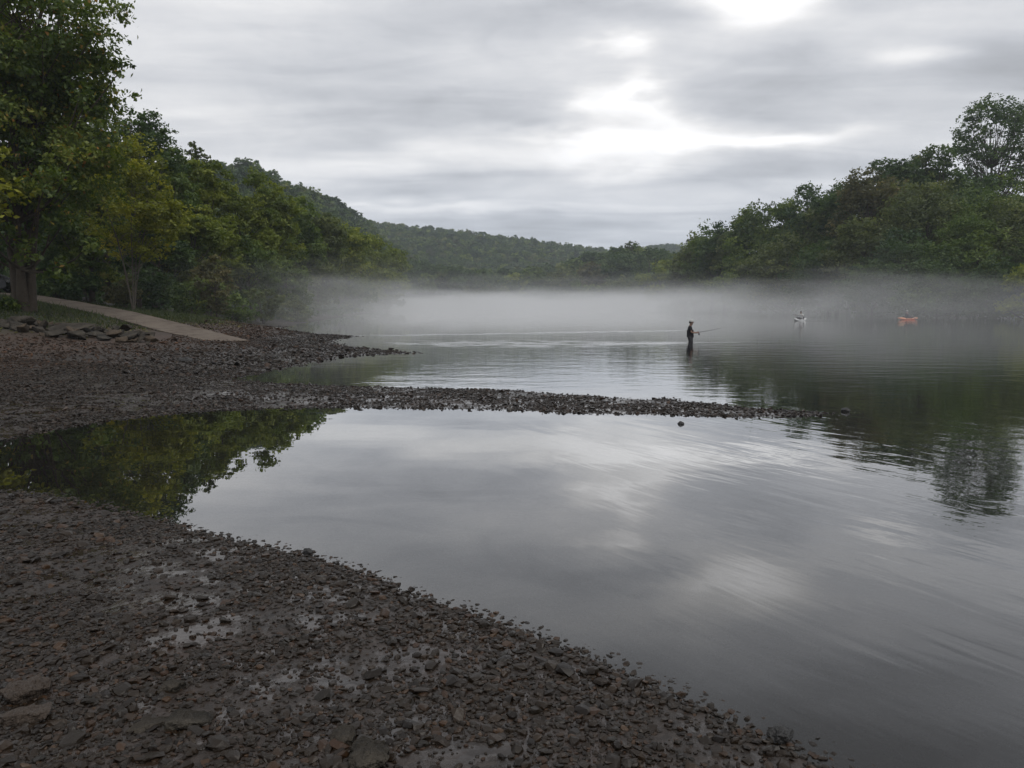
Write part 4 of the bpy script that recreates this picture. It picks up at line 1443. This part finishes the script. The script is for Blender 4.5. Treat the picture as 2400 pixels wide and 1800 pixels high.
def paddler_pose(hl, hr):
    J = dict(pelvis=(-.18, 0, .16), waist=(-.19, 0, .30), chest=(-.17, 0, .54), neck0=(-.16, 0, .67), neck=(-.145, 0, .73), head0=(-.12, 0, .785), head=(-.115, 0, .855), crown=(-.12, 0, .91),
             shl=(-.16, .17, .63), shr=(-.16, -.17, .63), hpl=(-.06, .10, .15), hpr=(-.06, -.10, .15), knl=(.34, .14, .30), knr=(.34, -.14, .30),
             anl=(.70, .09, .10), anr=(.70, -.09, .10), tol=(.74, .09, .20), tor=(.74, -.09, .20))
    for s_, hd in (('l', np.array(hl)), ('r', np.array(hr))):
        sh = np.array(J['sh' + s_])
        mid = 0.5 * (sh + hd); sgn = 1 if s_ == 'l' else -1
        el = mid + np.array((-.05, .14 * sgn, -.09))
        J['el' + s_] = tuple(el); J['wr' + s_] = tuple(el + (hd - el) * .82); J['pa' + s_] = tuple(hd)
    return J


def paddle(label, loc, rz, hl, hr, mat, blade, group):
    root = thing('paddle', label, 'paddle', loc, rz, group)
    a_, b_ = np.array(hl), np.array(hr)
    c_ = (a_ + b_) / 2; dv = (b_ - a_) / np.linalg.norm(b_ - a_)
    A = Acc(); A.add(*tube([c_ - dv * .78, c_, c_ + dv * .78], [.016] * 3, 8)); mesh_np('shaft', *A.out(), mat, root, smooth=True)
    for s_ in (-1, 1):
        p0 = c_ + dv * s_ * .76
        upv = np.array((1, 0, .15)); upv = upv - dv * (upv @ dv); upv /= np.linalg.norm(upv)
        nrm_ = np.cross(dv, upv)
        prof = [(0, .025), (.10, .07), (.26, .085), (.38, .06), (.42, .02)]
        V, F = [], []
        for (l_, w_) in prof:
            for (uu, tt) in ((-w_, -.006), (w_, -.006), (w_, .006), (-w_, .006)):
                V.append(p0 + dv * s_ * l_ + upv * uu + nrm_ * tt)
        for i in range(len(prof) - 1):
            for j in range(4):
                F.append((i * 4 + j, i * 4 + (j + 1) % 4, i * 4 + 4 + (j + 1) % 4, i * 4 + 4 + j))
        F += [(0, 1, 2, 3), (16, 19, 18, 17)]
        mesh_np('blade', np.array(V), F, blade, root)
    return root


GK = 'kayaks out on the misty river'
k1 = (AX(1958, 85.5), 85.5)
kayak('orange kayak broadside on the misty river at the far right', *k1, R(8), 2.4, 0.66, m_orange, m_peach, m_dplast, GK, .16)
hl, hr = (.22, .34, .46), (.20, -.34, .30)
person('person in a pale cap and dark vest sitting in the orange kayak', (k1[0], k1[1], .04), R(8), paddler_pose(hl, hr), m_navy, m_trous, m_cap, sleeves='long')
paddle('dark paddle held across the orange kayak', (k1[0], k1[1], .04), R(8), hl, hr, m_dplast, m_dplast, 'kayak paddles')
k2 = (AX(1726, 80.5), 80.5)
kayak('white kayak heading toward the shore, nearer the wading person', *k2, R(215), 2.1, 0.62, m_wplast, m_wplast, m_dplast, GK, .20)
hl, hr = (.26, .42, .52), (.24, -.42, .58)
person('person in white sleeves and dark vest paddling the white kayak', (k2[0], k2[1], .04), R(215), paddler_pose(hl, hr), m_white, m_trous, None, sleeves='long', vest=m_navy)
paddle('grey paddle raised level by the person in white sleeves', (k2[0], k2[1], .04), R(215), hl, hr, m_metal, m_wplast, 'kayak paddles')

# ------------------------------------------------------------------ parked vehicle behind the trunks
m_car = simple_mat('black_car_paint', (0.012, 0.012, 0.014), 0.25, 0.1, 2, 0.5)
m_glass = simple_mat('dark_glass', (0.02, 0.022, 0.025), 0.08, 0.05, 2, 0.6)
m_tyre = simple_mat('tyre_rubber', (0.012, 0.012, 0.012), 0.9, 0.2, 10)
m_rim = simple_mat('grey_rim', (0.25, 0.25, 0.26), 0.4, 0.1, 5)
m_rail = simple_mat('roof_rail', (0.22, 0.22, 0.23), 0.35, 0.1, 5)
m_lamp = simple_mat('lamp_lens', (0.20, 0.05, 0.04), 0.2, 0.1, 5)


def loft(secs):
    n = len(secs[0]); V = np.concatenate(secs); F = []
    for i in range(len(secs) - 1):
        for j in range(n):
            F.append((i * n + j, i * n + (j + 1) % n, (i + 1) * n + (j + 1) % n, (i + 1) * n + j))
    return V, np.array(F)


def vehicle(label, x, y, rz, z):
    root = thing('parked_car', label, 'car', (x, y, z), rz)
    side = [(-2.3, .45), (-2.32, .95), (-2.2, 1.05), (-1.95, 1.62), (-1.7, 1.72), (.25, 1.72), (.45, 1.66), (1.15, 1.08), (2.1, .98), (2.32, .80), (2.33, .45), (1.9, .28), (-1.9, .28)]
    def sec(yv, ins):
        return np.array([(px_ * (1 - ins * .02), yv * (1 - (ins + .16) * max(0, (pz - 1.0)) * .28), pz) for px_, pz in side])
    secs = [sec(-.93, 1) * (1, .94, 1), sec(-.93, 0), sec(.93, 0), sec(.93, 1) * (1, .94, 1)]
    V, F = loft(secs)
    mesh_np('body', V, F, m_car, root)
    n = len(side)
    import bmesh
    for k, yv in ((0, -1), (3, 1)):
        bm = bmesh.new()
        f = bm.faces.new([bm.verts.new(v) for v in secs[k]])
        bmesh.ops.triangulate(bm, faces=[f])
        bm.verts.index_update()
        mesh_np('body_side', np.array([v.co[:] for v in bm.verts]), np.array([[v.index for v in f.verts] for f in bm.faces]), m_car, root)
        bm.free()
    for yv in (-1, 1):
        for (x0, x1, x2, x3) in ((-1.85, -.95, -.95, -1.68), (-.85, .05, .05, -.85), (.15, .95, .42, .15)):
            q = np.array([(x0, yv * .905, 1.10), (x1, yv * .905, 1.10), (x2, yv * .80, 1.60), (x3, yv * .80, 1.60)])
            q2 = q + (0, yv * .02, 0)
            mesh_np('window', np.concatenate([q, q2]), [(0, 1, 2, 3), (4, 5, 6, 7), (0, 1, 5, 4), (2, 3, 7, 6), (1, 2, 6, 5), (0, 3, 7, 4)], m_glass, root)
        A = Acc(); A.add(*tube([(-1.6, yv * .62, 1.74), (-1.5, yv * .62, 1.80), (.1, yv * .62, 1.80), (.2, yv * .62, 1.74)], [.022] * 4, 6))
        mesh_np('roof_rail', *A.out(), m_rail, root, smooth=True)
    for xw in (-1.45, 1.45):
        for yv in (-1, 1):
            A = Acc()
            ang = np.linspace(0, 2 * math.pi, 25)
            A.add(*tube([(xw + .26 * math.cos(a_), yv * .84, .36 + .26 * math.sin(a_)) for a_ in ang], [.105] * 25, 8))
            wh = mesh_np('wheel', *A.out(), m_tyre, root, smooth=True)
            Vr, Fr = uv_ball(.2)
            mesh_np('rim', Vr * (1, .3, 1) + (xw, yv * .88, .36), Fr, m_rim, wh, smooth=True)
    for yv in (-1, 1):
        Vr, Fr = uv_ball(.11)
        mesh_np('headlight', Vr * (.5, 1.5, .8) + (2.28, yv * .62, .80), Fr, m_rim, root, smooth=True)
        mesh_np('tail_light', Vr * (.4, 1, 1.6) + (-2.28, yv * .76, .92), Fr, m_lamp, root, smooth=True)
    return root


vx, vy = AX(36, 57.5) - 2.35, 57.5
vehicle('black parked car partly hidden behind the trunks of the huge sycamore', vx, vy, R(3), gz(vx, vy) + .05)

# ------------------------------------------------------------------ mist on the river and thin haze in the air
def box(name, x0, x1, y0, y1, z0, z1, mat):
    V = [(x0, y0, z0), (x1, y0, z0), (x1, y1, z0), (x0, y1, z0), (x0, y0, z1), (x1, y0, z1), (x1, y1, z1), (x0, y1, z1)]
    return mesh_np(name, V, [(0, 3, 2, 1), (4, 5, 6, 7), (0, 1, 5, 4), (1, 2, 6, 5), (2, 3, 7, 6), (3, 0, 4, 7)], mat)


m_mist, t = new_mat('river_mist')
pos = t.n('ShaderNodeNewGeometry').outputs['Position']
X_, Y_, Z_ = t.sep(pos)
nz = t.noise(t.vm('MULTIPLY', pos, (0.024, 0.030, 0.20)), 1.0, 5, 0.58, 0.5)
nz2 = t.noise(t.vm('MULTIPLY', pos, (0.07, 0.09, 0.35)), 1.0, 5, 0.6, 0.8)
top = t.m('MULTIPLY_ADD', t.m('SUBTRACT', nz, 0.5), 8.0, 3.4)
top = t.m('MULTIPLY_ADD', t.m('SUBTRACT', nz2, 0.5), 5.0, top)
top = t.m('ADD', top, t.smooth(X_, 10.0, 70.0, 0.0, 1.2))
prof = t.smooth(t.m('DIVIDE', Z_, top), 0.35, 1.45, 1.0, 0.0)
start = t.smooth(t.m('ADD', Y_, t.m('MULTIPLY', X_, -0.10)), 40.0, 95.0)
wisp = t.smooth(nz, 0.28, 0.72, 0.22, 1.75)
wisp = t.m('MULTIPLY', wisp, t.smooth(nz2, 0.25, 0.75, 0.45, 1.55))
wisp = t.m('MULTIPLY', wisp, t.smooth(X_, 0.0, 60.0, 1.40, 0.70))
land = t.smooth(t.m('ADD', X_, t.m('MULTIPLY', Y_, 0.06)), -26.0, -10.0)
start = t.m('MULTIPLY', start, land)
dens = t.m('MULTIPLY', t.m('MULTIPLY', prof, start), t.m('MULTIPLY', wisp, 0.0140))
pv = t.n('ShaderNodeVolumePrincipled')
t.put(pv.inputs['Color'], (0.97, 0.98, 0.99)); t.put(pv.inputs['Density'], dens); t.put(pv.inputs['Anisotropy'], 0.0)
finish(t, None, pv.outputs[0])
m_mist.cycles.volume_step_rate = 0.5
mist = box('mist', -70, 130, 36, 345, 0.01, 9.5, m_mist)
tag(mist, 'low white mist lying on the river', 'mist', kind='stuff')

m_haze, t = new_mat('thin_haze')
pv = t.n('ShaderNodeVolumePrincipled')
t.put(pv.inputs['Color'], (0.86, 0.93, 1.0)); t.put(pv.inputs['Density'], 0.00029); t.put(pv.inputs['Anisotropy'], 0.0)
finish(t, None, pv.outputs[0])
zmax = max(float(Z.max()) + 20, 100.0)
haze = box('haze', -780, 780, -90, 1520, -3.0, zmax, m_haze)
tag(haze, 'thin bluish haze in the valley air', 'haze', kind='stuff')
